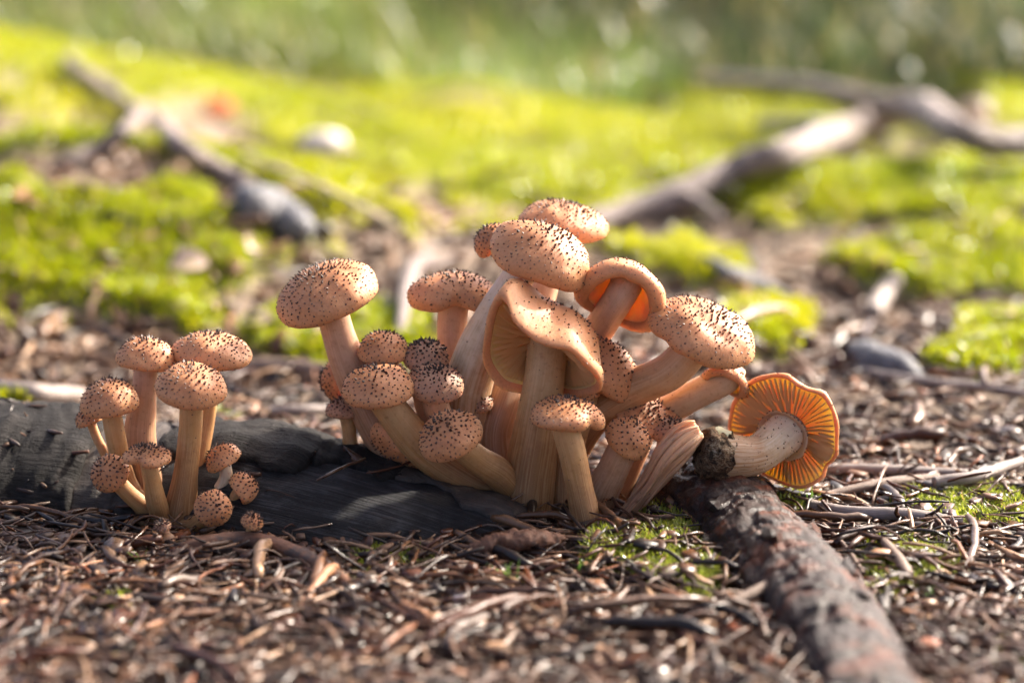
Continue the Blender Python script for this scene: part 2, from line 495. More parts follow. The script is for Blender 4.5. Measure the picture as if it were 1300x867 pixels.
def log_wide(X, P):
    X = X.copy(); X[..., 1] = P[:, None, 1] + (X[..., 1] - P[:, None, 1]) * LWIDE
    return X
LS, LC = 160, 96
lv, lf, la = tube(lp, LS, LC, log_disp, log_wide)
base = lp[2, :3].copy()
log = thing('fallen_log', 'dark charred log half buried in litter beneath the smaller mushroom clump', 'log', base)
obj('log_body', mesh('log_body', lv - base, lf, la), LOG, log)
LGRID = lv[:LS * LC].reshape(LS, LC, 3)
_c = LGRID.mean(1, keepdims=True)
LNORM = unit(LGRID - _c)
def log_top(x, y):
    """height of the log's skin at x, y (or -1 off the log)"""
    q = spline(lp, 120)
    out = np.full(np.shape(x), -1.0)
    k = np.clip(np.searchsorted(q[:, 0], x), 0, 119)
    cy, cz, r = q[k, 1], q[k, 2], q[k, 3]
    d = (y - cy) / (r * LWIDE)
    ok = (np.abs(d) < 1) & (x > q[0, 0]) & (x < q[-1, 0])
    return np.where(ok, cz + r * np.sqrt(np.clip(1 - d * d, 0, 1)), out)
def bark_plate(px0, px1, ph0, ph1, mat, thick, seed, jag=0.35):
    """a curved plate of bark on the log, given by the log's length (in x pixels at its own distance) and angle range"""
    xs = LGRID.mean(1)[:, 0]
    x0, x1 = at(px0, 550, 0.05)[0], at(px1, 550, 0.05)[0]
    i0, i1 = np.searchsorted(xs, x0), np.searchsorted(xs, x1)
    n, m_ = 44, 26
    U, V = np.meshgrid(np.linspace(0, 1, n), np.linspace(0, 1, m_), indexing='ij')
    e0 = jag * 0.5 * fbm(U[:, 0] * 6, seed, 0, 4); e1 = jag * 0.5 * fbm(U[:, 0] * 6, seed + 7, 0, 4)
    end0 = 0.10 * fbm(V * 5, seed + 3, 0, 3); end1 = 0.10 * fbm(V * 5, seed + 5, 0, 3)
    ii = i0 + (i1 - i0) * np.clip(U + end0 * (1 - U) + end1 * U, 0, 1)
    pp = (ph0 + (ph1 - ph0) * (V * (1 + e1[:, None]) + (1 - V) * e0[:, None]))
    jj = (pp / 360.0 * LC) % LC
    a, b = np.floor(ii).astype(int).clip(0, LS - 2), np.floor(jj).astype(int)
    fa, fb = (ii - a)[..., None], (jj - b)[..., None]
    def samp(G): return ((G[a, b % LC] * (1 - fa) + G[a + 1, b % LC] * fa) * (1 - fb) + (G[a, (b + 1) % LC] * (1 - fa) + G[a + 1, (b + 1) % LC] * fa) * fb)
    Pt, Nt = samp(LGRID), unit(samp(LNORM))
    edge = np.minimum(np.minimum(U, 1 - U) * 6, np.minimum(V, 1 - V) * 4).clip(0, 1) ** 0.5
    top = Pt + Nt * (thick * (0.35 + 0.65 * edge) * (1 + 0.5 * fbm(U * 8, V * 5, seed, 4)))[..., None]
    bot = Pt - Nt * 0.003
    vs = np.vstack([top.reshape(-1, 3), bot.reshape(-1, 3)])
    f = [tuple(q) for q in grid_faces(n, m_, False)]
    off = n * m_
    ring = [i * m_ for i in range(n)] + [(n - 1) * m_ + j for j in range(1, m_)] + [i * m_ + m_ - 1 for i in range(n - 2, -1, -1)] + [j for j in range(m_ - 2, 0, -1)]
    for k in range(len(ring)):
        p, q = ring[k], ring[(k + 1) % len(ring)]
        f.append((p, q, q + off, p + off))
    al = np.tile((U * (px1 - px0) / 600).ravel(), 2); arr = np.tile(np.radians(pp).ravel(), 2)
    obj('bark_plate', mesh('bark_plate', vs - base, f, {'along': al, 'around': arr}), mat, log)

# angles: 0 = up; find which sign faces the camera
_side = 1 if LGRID[LS // 2, LC // 4, 1] < LGRID[LS // 2, 3 * LC // 4, 1] else -1
bark_plate(-60, 118, _side * -30, _side * 75, BARK, 0.0075, 1.0)
bark_plate(92, 250, _side * -35, _side * 66, BARK_TAN, 0.0022, 2.0)
bark_plate(228, 410, _side * -45, _side * 22, BARK, 0.0062, 3.0)
bark_plate(395, 505, _side * -50, _side * 8, BARK, 0.005, 4.0)
bark_plate(470, 640, _side * -60, _side * 4, BARK_TAN, 0.004, 5.0, 0.5)
bark_plate(30, 130, _side * 62, _side * 105, BARK, 0.004, 6.0)
bark_plate(300, 420, _side * 88, _side * 112, BARK, 0.003, 8.0, 0.5)

root_pts = [(0.060, 0.050, -0.016, 0.016), (0.078, 0.030, -0.009, 0.023), (0.098, 0.004, -0.007, 0.0275), (0.112, -0.035, -0.008, 0.0255), (0.121, -0.085, -0.008, 0.0255),
            (0.130, -0.145, -0.009, 0.0262), (0.136, -0.20, -0.013, 0.0255), (0.142, -0.25, -0.018, 0.025), (0.150, -0.34, -0.03, 0.025)]
def root_disp(T, PH, P):
    crack = -0.13 * np.clip(1 - np.abs(fbm(T * 26, np.sin(PH) * 1.1 + 9, np.cos(PH) * 1.1, 3)) * 7, 0, 1) - 0.07 * np.clip(1 - np.abs(fbm(T * 9, np.sin(PH) * 3.5 + 4, np.cos(PH) * 3.5, 3)) * 8, 0, 1)
    lump = 0.06 * np.clip(fbm(T * 45, np.sin(PH) * 3 + 1, np.cos(PH) * 3, 3), 0, 1)
    rings = crack + lump + 0.05 * np.sin(T * 60 + 2.2 * fbm(T * 6, np.sin(PH), np.cos(PH), 3) * 3) * (0.4 + 0.6 * fbm(T * 7, np.sin(PH) + 5, np.cos(PH), 2))
    return 0.11 * fbm(T * 9, np.sin(PH) * 1.4, np.cos(PH) * 1.4 + 3, 4) + rings * 0.6 + 0.035 * fbm(T * 40, np.sin(PH) * 4, np.cos(PH) * 4, 4)
root_pts = [(a, b, c + 0.0045, r * 1.03) for a, b, c, r in root_pts]
RN, RM = 420, 120
rv, rf, ra = tube(root_pts, RN, RM, root_disp)
base_r = np.array((0.112, -0.05, 0.0))
root = thing('tree_root', 'thick wet reddish grey root running towards the viewer below the toppled mushroom', 'root', base_r)
obj('root_body', mesh('root_body', rv - base_r, rf, ra), ROOT, root)
RGRID = rv[:RN * RM].reshape(RN, RM, 3)[::2, ::2][:, :]
for k, (i, j, ln, wd) in enumerate([(38, 51, 0.016, 0.008), (54, 7, 0.02, 0.007), (72, 50, 0.018, 0.009), (90, 3, 0.022, 0.008), (108, 53, 0.02, 0.007), (66, 12, 0.014, 0.006), (124, 55, 0.02, 0.01)]):
    c = RGRID[i, j]; n = unit(c - RGRID[i].mean(0)); t = unit(RGRID[i + 3, j] - c); s = np.cross(n, t)
    aa = np.linspace(0, 2 * PI, 14, endpoint=False)
    rad = 1 + 0.3 * fbm(np.cos(aa) * 2, np.sin(aa) * 2, k * 3.3, 3)
    o1 = np.array([c + t * math.cos(a) * ln * q * 0.5 + s * math.sin(a) * wd * q * 0.5 + n * (0.0006 - 0.004 * math.sin(a) ** 2 * wd / 0.02) for a, q in zip(aa, rad)])
    vs = np.vstack([o1 + n * 0.0016, o1 - n * 0.002, [c + n * 0.0028]])
    f = [(q, (q + 1) % 14, 28) for q in range(14)] + [(14 + q, 14 + (q + 1) % 14, (q + 1) % 14, q) for q in range(14)]
    obj('bark_flake', mesh('bark_flake', vs - base_r, f, {'along': np.linspace(0, .3, 29), 'around': np.linspace(0, 2, 29)}, False), ROOT, root)

# ------------------------------------------------------------------ mushrooms
NPH = 72
def cap_profile(hR, m, under, pw=2.0):
    a = np.linspace(0.0, PI / 2, 20)
    r = np.sin(a) ** (2 / pw); z = hR * np.cos(a)
    b = np.linspace(0, R(165), 8)[1:]
    r2 = 1 - m + m * np.cos(b); z2 = -m * 1.25 * np.sin(b)
    s = np.linspace(0, 1, 12)[1:]
    re, ze = r2[-1], z2[-1]
    r3 = re + (0.02 - re) * s; z3 = ze + (under - ze) * np.sin(s * PI / 2)
    return np.concatenate([r, r2, r3]), np.concatenate([z, z2, z3]), len(a)
def frame_of(n):
    n = unit(n)
    v = unit(np.array((0, -1.0, 0)) - n * (-n[1])) if abs(n[1]) < 0.97 else unit(np.cross(n, (1.0, 0, 0)))
    return np.cross(v, n), v, n        # u to the right, v to the viewer, n along the axis
def build_cap(C, n, Rc, hR, m=0.09, under=None, lobes=(), notch=(), wave=(), bend=0.0, bdir=0.0, rim=None, seed=0.0, pw=2.0):
    u, v, n = frame_of(n)
    under = hR * 0.45 if under is None else under
    r, z, ntop = cap_profile(hR, m, under, pw)
    ph = np.linspace(0, 2 * PI, NPH, endpoint=False)
    lob = np.ones(NPH); dz = np.zeros(NPH)
    for k, a, p in lobes: lob += a * np.cos(k * ph + p)
    for p0, wd, dep in notch:
        d = (ph - p0 + PI) % (2 * PI) - PI
        lob -= dep * np.exp(-(d / wd) ** 2); dz += dep * 0.5 * np.exp(-(d / wd) ** 2)
    for k, a, p in wave: dz += a * np.cos(k * ph + p)
    if rim is not None:                       # rim in local units of Rc
        rx, ry, rz = rim
    else:
        rx, ry, rz = np.cos(ph) * lob, np.sin(ph) * lob, dz
    X = r[:, None] * rx[None]; Y = r[:, None] * ry[None]
    Z = z[:, None] + (r[:, None] ** 2) * rz[None]
    nn = fbm(X * 1.7 + seed, Y * 1.7 - seed, Z * 1.7 + seed * 2, 3)
    X = X * (1 + 0.075 * nn); Y = Y * (1 + 0.075 * nn); Z = Z + 0.085 * nn * np.clip(1.2 - np.abs(Z), 0, 1)
    if bend:
        cb, sb = math.cos(bdir), math.sin(bdir)
        a, b = X * cb + Y * sb, -X * sb + Y * cb
        rho = 1 / bend
        a, Z = (rho + Z) * np.sin(a / rho), (rho + Z) * np.cos(a / rho) - rho
        X, Y = a * cb - b * sb, a * sb + b * cb
    W = C + Rc * (X[..., None] * u + Y[..., None] * v + Z[..., None] * n)
    return W, r, ntop, ph
def surf_normals(W):
    a = np.gradient(W, axis=0)
    b = np.roll(W, -1, 1) - np.roll(W, 1, 1)
    return unit(np.cross(a, b))
def scale_mesh(W, N, rr, ntop, count, size, seed, dark=0.0, extra=1.0):
    """pyramidal dark scales standing on the cap skin; W, N are rings x angles"""
    g = np.random.default_rng(int(seed * 97) + 11)
    V, F, A = [], [], []
    ga = PI * (3 - math.sqrt(5))
    top = W[:ntop]; nr = ntop
    rt = rr[:ntop]
    # arc length from the apex along the profile: spreads the scales over the steep sides too
    arc = np.concatenate([[0], np.cumsum(np.linalg.norm(np.diff(top.mean(1) * 0 + top[:, 0], axis=0), axis=1))])
    area = np.concatenate([[0], np.cumsum((rt[1:] + rt[:-1]) * 0.5 * np.diff(arc))]); area /= area[-1]
    for k in range(count):
        q = (k + 0.5) / count
        q = q ** 1.10
        i = np.interp(q, area, np.arange(nr)) + g.normal(0, 0.12)
        j = (k * ga + g.normal(0, 0.035 / max(math.sqrt(q), 0.1))) / (2 * PI) * NPH
        i = min(max(i, 0.12), nr - 1.02)
        a, b = int(i), int(math.floor(j))
        fa, fb = i - a, j - b
        def sm(G): return (G[a, b % NPH] * (1 - fa) + G[a + 1, b % NPH] * fa) * (1 - fb) + (G[a, (b + 1) % NPH] * (1 - fa) + G[a + 1, (b + 1) % NPH] * fa) * fb
        p, nm = sm(W), unit(sm(N))
        if a < 1: nm = unit(N[2].mean(0))
        t = unit(W[a + 1, b % NPH] - W[max(a - 1, 0), b % NPH] + 1e-9)
        s = np.cross(nm, t)
        e = 1 - q
        sz = size * g.uniform(0.65, 1.3) * (0.85 + 0.4 * e ** 2)
        hgt = sz * g.uniform(0.5, 1.0) * (0.42 + 0.8 * e)
        wd, ln = sz * g.uniform(0.33, 0.5), sz * g.uniform(0.4, 0.65)
        tip = p + nm * hgt + t * sz * g.uniform(-0.1, 0.7) + s * sz * g.normal(0, 0.2)
        ang = g.normal(0, 0.5)
        t2, s2 = t * math.cos(ang) + s * math.sin(ang), s * math.cos(ang) - t * math.sin(ang)
        q0 = p - nm * sz * 0.12
        o = len(V)
        V += [q0 + t2 * ln, q0 + s2 * wd, q0 - t2 * ln, q0 - s2 * wd, tip]
        F += [(o, o + 1, o + 4), (o + 1, o + 2, o + 4), (o + 2, o + 3, o + 4), (o + 3, o, o + 4)]
        sh = min(max(g.uniform(0.1, 0.6) - 0.2 * e + 0.35 * q - dark, 0), 1)
        A += [sh] * 4 + [sh * 0.6]
    return V, F, A
def stem_flecks(q, count, size, seed, tmax=0.8):
    g = np.random.default_rng(int(seed * 53) + 5)
    P, r = q[:, :3], q[:, 3]
    T, U, Vv = frames(P)
    V, F, A = [], [], []
    for k in range(count):
        t = tmax * g.uniform(0.02, 1) ** 1.3
        i = int(t * (len(P) - 1)); a = g.uniform(0, 2 * PI)
        nm = math.cos(a) * U[i] + math.sin(a) * Vv[i]; s = np.cross(nm, T[i])
        p = P[i] + nm * r[i] * 0.97
        sz = size * g.uniform(0.5, 1.15)
        o = len(V)
        V += [p + T[i] * sz * .35, p + s * sz * .5, p - T[i] * sz * .35, p - s * sz * .5, p + nm * sz * 0.6 + T[i] * sz * 0.1 + nm * r[i] * 0.03]
        F += [(o, o + 1, o + 4), (o + 1, o + 2, o + 4), (o + 2, o + 3, o + 4), (o + 3, o, o + 4)]
        A += [g.uniform(0.2, 0.9)] * 5
    return V, F, A
def gill_mesh(W, rr, ntop, C, n, Rc, count, depth):
    """radial gill blades hung under the cap from the rim to the stem"""
    under = W[ntop + 6:]
    ru = rr[ntop + 6:]
    nu = len(under)
    u, v, n = frame_of(n)
    V, F, RA, AR = [], [], [], []
    Nn = surf_normals(W)
    Nn = Nn[ntop + 6:]
    if np.mean(Nn[2:-2] @ n) > 0: Nn = -Nn          # out of the underside
    for k in range(count):
        j = k / count * NPH
        b = int(j); fb = j - b
        short = (k % 3 == 1) * 0.45 + (k % 3 == 2) * 0.2
        last = max(3, int(nu * (1 - short)))
        P = under[:last, b % NPH] * (1 - fb) + under[:last, (b + 1) % NPH] * fb
        Nd = unit(Nn[:last, b % NPH] * (1 - fb) + Nn[:last, (b + 1) % NPH] * fb)
        T = unit(np.gradient(P, axis=0))
        s = np.cross(Nd, T)
        dep = depth * np.sin(np.linspace(0.22, 1, last) * PI * 0.62 if short == 0 else np.linspace(0.15, 1, last) * PI * 0.95)
        hw = np.minimum(ru[:last] * Rc * PI / count * 0.30, 0.0005) + 0.0001
        o = len(V)
        for i in range(last):
            V += [P[i] + s[i] * hw[i] - Nd[i] * 0.0003, P[i] + Nd[i] * dep[i], P[i] - s[i] * hw[i] - Nd[i] * 0.0003]
            RA += [ru[i]] * 3; AR += [k / count * 2 * PI] * 3
        for i in range(last - 1):
            q = o + i * 3
            F += [(q, q + 3, q + 4, q + 1), (q + 1, q + 4, q + 5, q + 2)]
    return V, F, RA, AR
MUSH = []
def mushroom(label, cx=0, cy=0, w=0, h=0, tilt=0, pitch=0, Y=0, stem=(), capmat=None, stemmat=None, gills=0, gillmat=None, scales=None,
             ssize=0.00135, ring=None, flecks=22, axis=None, rim_px=None, rim_at=None, Cpx=None, hR=None, direct=False, group='honey mushrooms', dark=0.0,
             name='mushroom', no_cap=False, m=0.09, under=None, fibrous=False, stem_rel=None, dirt=False, sscale=1.0, **kw):
    seed = len(MUSH) * 1.37 + 0.5
    MUSH.append(label)
    capmat = capmat or CAP; stemmat = stemmat or STEM
    spx = lambda d: d / FPX                      # metres per pixel at distance d
    if not no_cap:
        if axis is None:
            tt, pp = R(tilt), R(pitch)
            n = np.array((math.cos(pp) * math.sin(tt), -math.sin(pp), math.cos(pp) * math.cos(tt)))
        else: n = unit(axis)
        dist = (Y - CAM[1]) / _cp
        if rim_px is None and rim_at is None:
            Rc = w * 0.5 * spx(dist) * 0.97
            vis = at(cx, cy, Y)
            view = unit(vis - CAM)
            s = -float(np.dot(n, view)); c = math.sqrt(max(1 - s * s, 0.05)); sa = abs(s)
            hh = h / (w * 0.5)
            if hR is None:
                k = hh - sa - m
                hR = math.sqrt(max(k * k - sa * sa, 0.09)) / c if k > 0 else 0.35
                hR = min(max(hR, 0.34), 0.95)
            up = math.sqrt((hR * c) ** 2 + sa * sa); dn = sa + m
            nimg = unit(n - view * np.dot(n, view))
            C = vis - nimg * Rc * (up - dn) * 0.5
            W, rr, ntop, ph = build_cap(C, n, Rc, hR, m=m, under=under, seed=seed, **kw)
        else:
            C = at(*Cpx)
            u, v, _ = frame_of(n)
            pts = []
            for p3 in rim_at or (): pts.append(at(*p3))
            for px, py, off in rim_px or ():
                p = on_plane(px, py, C + n * off, n)
                pts.append(p)
            pts = np.array(pts)
            Rc = float(np.mean(np.linalg.norm(pts - C, axis=1)))
            L = (pts - C) / Rc
            loc = np.stack([L @ u, L @ v, L @ n], 1)
            cl = spline(np.vstack([loc[-2:], loc, loc[:3]]), 400)
            an = np.unwrap(np.arctan2(cl[:, 1], cl[:, 0]))
            if an[-1] < an[0]: cl = cl[::-1]; an = an[::-1]
            o = np.maximum.accumulate(an) + np.arange(400) * 1e-7
            ph = np.linspace(0, 2 * PI, NPH, endpoint=False)
            tgt = (ph - o[40]) % (2 * PI) + o[40]
            rim = [np.interp(tgt, o, cl[:, k]) for k in range(3)]
            W, rr, ntop, ph = build_cap(C, n, Rc, hR, m=m, under=under, seed=seed, rim=rim, **kw)
        if stem_rel is None:
            top = [np.append(W[-1].mean(0) + n * Rc * 0.12, stem[0][3] * spx((stem[0][2] - CAM[1]) / _cp) * 1.12)]
            if not direct:
                top.append(np.append(W[-1].mean(0) - n * Rc * 0.25, stem[0][3] * spx(dist)))
        else: top = []
    else: top = []
    sp = top + [np.append(at(px, py, yy), rp * spx((yy - CAM[1]) / _cp)) for px, py, yy, rp in stem]
    sp = np.array(sp)
    if not no_cap or not fibrous:
        end = sp[-1].copy(); d = unit(sp[-1][:3] - sp[-2][:3]); 
        if not dirt:
            end[:3] += unit(d * 0.4 + np.array((0, 0, -1.0))) * 0.010; end[3] *= 0.85
            sp = np.vstack([sp, end])
    b0 = sp[-1, :3].copy()
    b0[2] = max(b0[2], -0.01)
    root_ = thing(name, label, 'mushroom', b0, group)
    def sd(T, PH, P):
        q = 0.05 * fbm(T * 5 + seed, np.sin(PH) * 0.9, np.cos(PH) * 0.9, 3) + 0.025 * fbm(T * 2, np.sin(PH) * 6 + seed, np.cos(PH) * 6, 2)
        if fibrous: q = q + 0.34 * fbm(T * 1.6, np.sin(PH) * 3.5, np.cos(PH) * 3.5, 3) + 0.13 * np.sin(PH * 5 + T * 3) + 0.06 * np.sin(PH * 11 - T * 2)
        return q
    sv, sf, sa_ = tube(sp, 44, 40 if fibrous else 28, sd)
    st = obj('stem', mesh('stem', sv - b0, sf, sa_), stemmat, root_)
    q = spline(sp, 60)
    if flecks:
        V, F, A = stem_flecks(q, flecks, 0.0011, seed)
        tag(obj('stem_scales', mesh('stem_scales', np.array(V) - b0, F, {'shade': A}, False), SCALE, st), kind='stuff')
    if ring:
        t, flare, drop = ring
        i = int(t * 59)
        T, U, Vv = frames(q[:, :3])
        aa = np.linspace(0, 2 * PI, 40, endpoint=False)
        rows = []
        for (fr, dd) in ((0.95, 0.0), (1.0 + flare * 0.5, 0.35), (1.0 + flare, 1.0), (1.0 + flare * 0.93, 1.02), (1.0 + flare * 0.45, 0.5), (0.94, 0.25)):
            wob = 1 + 0.10 * fbm(np.cos(aa) * 2 + seed, np.sin(aa) * 2, fr, 3) * (fr - 0.9) * 3
            rows.append(np.array([q[i, :3] + T[i] * drop * dd * (1 + 0.3 * math.sin(3 * a + seed)) + (math.cos(a) * U[i] + math.sin(a) * Vv[i]) * q[i, 3] * fr * wb for a, wb in zip(aa, wob)]))
        rows = np.array(rows)
        rg = obj('ring', mesh('ring', rows.reshape(-1, 3) - b0, grid_faces(6, 40), {'radial': np.repeat(np.linspace(0, 1, 6), 40), 'around': np.tile(aa, 6)}), VEIL, st)
        V, F, A = [], [], []
        g = np.random.default_rng(int(seed * 10))
        for a in range(40):
            if g.random() < 0.25: continue
            p = rows[2, a]; sz = 0.0009 * g.uniform(0.6, 1.3); o = len(V)
            nrm = unit(p - q[i, :3]); tg = np.cross(nrm, T[i])
            V += [p + tg * sz * .6, p + T[i] * sz * .6, p - tg * sz * .6, p - T[i] * sz * .6, p + nrm * sz * .8]
            F += [(o, o + 1, o + 4), (o + 1, o + 2, o + 4), (o + 2, o + 3, o + 4), (o + 3, o, o + 4), (o, o + 3, o + 2, o + 1)]
            A += [g.uniform(0.1, 0.6)] * 5
        tag(obj('fringe', mesh('fringe', np.array(V) - b0, F, {'shade': A}, False), SCALE, st), kind='stuff')
    if dirt:
        c = q[-1, :3]; T = unit(q[-1, :3] - q[-4, :3])
        U_, V_ = frames(q[-4:, :3])[1][-1], frames(q[-4:, :3])[2][-1]
        rows = []
        aa = np.linspace(0, 2 * PI, 30, endpoint=False)
        aa = np.linspace(0, 2 * PI, 48, endpoint=False)
        for fr, dd in ((0.96, -0.011), (1.03, -0.009), (1.06, -0.007), (1.08, -0.005), (1.07, -0.003), (1.05, -0.001), (1.0, 0.001), (0.9, 0.0025), (0.75, 0.0035), (0.55, 0.0042), (0.35, 0.0046), (0.15, 0.005), (0.03, 0.005)):
            ca, sn = np.cos(aa), np.sin(aa)
            k = 1 + 0.03 + 0.22 * fbm(ca * 3.2 + dd * 300, sn * 3.2, dd * 260, 4) - 0.10 * (dd < -0.006) * (fbm(ca * 1.5, sn * 1.5, 3.0, 2) > 0.0)
            ax = dd + 0.0035 * fbm(ca * 4.5 * fr, sn * 4.5 * fr, fr * 3.0, 4) * (dd > -0.004) + 0.004 * fbm(ca * 1.5, sn * 1.5, 9.0, 3) * (dd < -0.004)
            rows.append(c + T * ax[:, None] + (ca[:, None] * U_ + sn[:, None] * V_) * (q[-1, 3] * fr * k)[:, None])
        rows = np.array(rows).reshape(-1, 3)
        o = obj('soil_crust', mesh('soil_crust', rows - b0, grid_faces(13, 48), {'along': np.repeat(np.linspace(0, 1, 13), 48), 'around': np.tile(aa, 13)}), DIRT, st)
        tag(o, 'dark soil clinging to the torn stem base')
        a_, b_ = np.meshgrid(np.linspace(0.02, PI - 0.02, 10), np.linspace(0, 2 * PI, 16, endpoint=False), indexing='ij')
        rr_ = 1 + 0.2 * fbm(np.sin(a_) * np.cos(b_) * 2, np.sin(a_) * np.sin(b_) * 2, np.cos(a_) * 2, 3)
        fl = np.stack([np.sin(a_) * np.cos(b_) * 0.0062, np.sin(a_) * np.sin(b_) * 0.006, np.cos(a_) * 0.004], -1) * rr_[..., None]
        fl = fl.reshape(-1, 3) + c - T * 0.006 + np.array((0, 0.0, q[-1, 3] * 0.80))
        obj('torn_flesh', mesh('torn_flesh', fl - b0, grid_faces(10, 16), {'radial': np.zeros(160), 'around': np.zeros(160)}), VEIL_PALE, st)
    if fibrous:
        Tf, Uf, Vf = frames(q[:, :3])
        gf = np.random.default_rng(3)
        for k in range(14):
            a0 = k * 0.449 * 2 + gf.normal(0, 0.1); i0 = 0; i1 = int(gf.uniform(18, 52))
            rows = []
            for i in range(i0, i1 + 1, 4):
                off = q[i, 3] * (1.0 + 0.10 * math.sin(i * 0.2 + k) + (0.35 * max(0, 1 - i / 9.0)) * gf.uniform(0.2, 1))
                aa_ = a0 + 0.012 * i
                rows.append((*(q[i, :3] + (math.cos(aa_) * Uf[i] + math.sin(aa_) * Vf[i]) * off), 0.0009 * (0.5 + math.sin(PI * (i - i0 + 2) / (i1 - i0 + 4)))))
            if len(rows) > 2:
                v, f, a_ = tube(rows, 24, 7)
                obj('fibre', mesh('fibre', v - b0, f, a_), stemmat, root_)
    if no_cap: return root_
    Nn = surf_normals(W)
    if np.dot(Nn[6].mean(0), n) < 0: Nn = -Nn
    nr = len(rr)
    fc = grid_faces(nr, NPH)
    split = ntop + 5
    rad = np.repeat(rr, NPH); aro = np.tile(ph, nr)
    # cap: skin over the top and the rolled margin; flesh: pale underside
    v_ = W.reshape(-1, 3) - b0
    cme = mesh('cap', v_, fc, {'radial': rad, 'around': aro})
    cme.materials.append(capmat); cme.materials.append(gillmat or GILL)
    cme.polygons.foreach_set('material_index', (np.arange(len(fc)) >= split * NPH).astype(np.int32))
    capo = obj('cap', cme, None, root_)
    cnt = scales or int(min(45 + 330 * (Rc / 0.026) ** 1.35, 470) * sscale)
    V, F, A = scale_mesh(W, Nn, rr, ntop + 2, cnt, ssize, seed, dark)
    tag(obj('cap_scales', mesh('cap_scales', np.array(V) - b0, F, {'shade': A}, False), SCALE, capo), kind='stuff')
    if gills:
        V, F, RA, AR = gill_mesh(W, rr, ntop, C, n, Rc, gills, 0.085 * Rc)
        tag(obj('gills', mesh('gills', np.array(V) - b0, F, {'radial': RA, 'around': AR}, False), gillmat or GILL, capo), kind='stuff')
    return root_

LG, MG = 'small clump of mushrooms on the charred log', 'large cluster of mushrooms between log and root'
# --- the small clump on the log
mushroom('brown capped mushroom at the outer end of the small clump, half covering a tiny cap', 139, 506, 76, 52, -4, 8, -0.012, [(148, 560, -.010, 13), (160, 610, -.008, 13), (192, 660, -.010, 12)], CAP, STEM_BROWN, group=LG)
mushroom('tiny orange brown cap peeking out behind the outermost mushroom of the small clump', 113, 528, 40, 28, -18, 0, .004, [(125, 560, .004, 6), (168, 645, .002, 7)], CAP_ORANGE, STEM_BROWN, group=LG, flecks=6)
mushroom('mushroom with pale speckled stem standing against the log in the small clump', 186, 450, 78, 46, 6, 2, .006, [(183, 500, .006, 16), (178, 560, .006, 21), (192, 650, 0, 20)], CAP, STEM_PINK, group=LG, flecks=45, m=0.11)
mushroom('widest oval cap of the small clump, behind the tall amber stem', 269, 445, 104, 52, 7, 4, .012, [(266, 500, .012, 11), (258, 550, .010, 12), (238, 655, 0, 13)], CAP, STEM_BROWN, group=LG)
mushroom('tallest front mushroom of the small clump with thick amber stem', 243, 491, 93, 63, 6, 16, -.025, [(242, 545, -.02, 15), (236, 600, -.02, 16), (228, 655, -.018, 22)], CAP, STEM_BROWN, group=LG, flecks=10)
mushroom('round spotted cap on a leaning amber stem low in the small clump', 140, 601, 54, 54, -28, 42, -.030, [(165, 628, -.025, 11), (192, 650, -.02, 12), (215, 666, -.015, 13)], CAP, STEM_BROWN, group=LG, flecks=5, ssize=0.00145, sscale=0.8)
mushroom('short mushroom with notched flat cap in the middle of the small clump', 187, 579, 64, 34, 2, 6, -.036, [(192, 605, -.032, 11), (198, 635, -.028, 13), (206, 662, -.02, 14)], CAP, STEM_BROWN, group=LG, flecks=5, notch=[(R(68), 0.3, 0.25)])
mushroom('small cap on a whitish curved stem beside the thick amber stem', 281, 579, 50, 42, -28, 2, -.014, [(287, 603, -.014, 8), (277, 626, -.014, 10), (250, 662, -.012, 11)], CAP_ORANGE, STEM_WHITE, group=LG, flecks=14)
mushroom('small curled orange cap bent over its reddish stem above the red brown stick', 313, 619, 46, 36, 58, 6, -.022, [(300, 632, -.022, 9), (308, 650, -.022, 10), (318, 668, -.02, 11)], CAP_ORANGE, STEM_BROWN, group=LG, flecks=5, ssize=0.00145, bend=0.6)
mushroom('round spotted button leaning forward from the foot of the amber stem', 270, 646, 51, 48, 22, 52, -.042, [(252, 664, -.03, 11), (232, 670, -.022, 13)], CAP, STEM_BROWN, group=LG, flecks=3, ssize=0.00145, sscale=0.8)
mushroom('tiny bud at the foot of the small clump', 206, 668, 24, 18, -10, 20, -.052, [(211, 678, -.050, 5), (215, 688, -.048, 6)], CAP_DARK, STEM_PINK, group=LG, flecks=0, direct=True)
mushroom('tiny reddish bud beside the red brown stick', 320, 662, 30, 24, 20, 20, -.060, [(319, 674, -.058, 7), (318, 688, -.056, 8)], CAP_ORANGE, STEM_BROWN, group=LG, flecks=0, direct=True)
# --- the large cluster: its outer side towards the log
mushroom('big flat spiny cap held out alone on a bare leaning stem towards the small clump', 415, 372, 137, 78, -19, 12, .016, [(430, 425, .018, 21), (447, 470, .02, 25), (482, 545, .018, 26), (525, 612, .012, 24)], CAP, STEM_PINK, group=MG, flecks=28, ring=(0.10, 0.55, 0.003), m=0.10, scales=470)
mushroom('orange scaly cap hidden behind the bare leaning stem', 424, 480, 62, 34, -80, 4, .036, [(452, 500, .036, 9), (490, 600, .03, 11)], CAP_ORANGE, STEM_BROWN, group=MG, flecks=4)
mushroom('tiny grey speckled cap on a thin brown stem behind the log', 437, 518, 50, 29, 0, 6, .02, [(443, 545, .02, 9), (447, 590, .02, 11)], CAP_DARK, STEM_BROWN, group=MG, flecks=4, dark=0.2)
mushroom('small dome cap with a smooth veil beneath, behind the spiny front button', 487, 441, 68, 44, 1, 4, .012, [(488, 475, .014, 20), (502, 540, .018, 20), (535, 612, .012, 18)], CAP, STEM_PINK, group=MG, ring=(0.16, 0.45, 0.004))
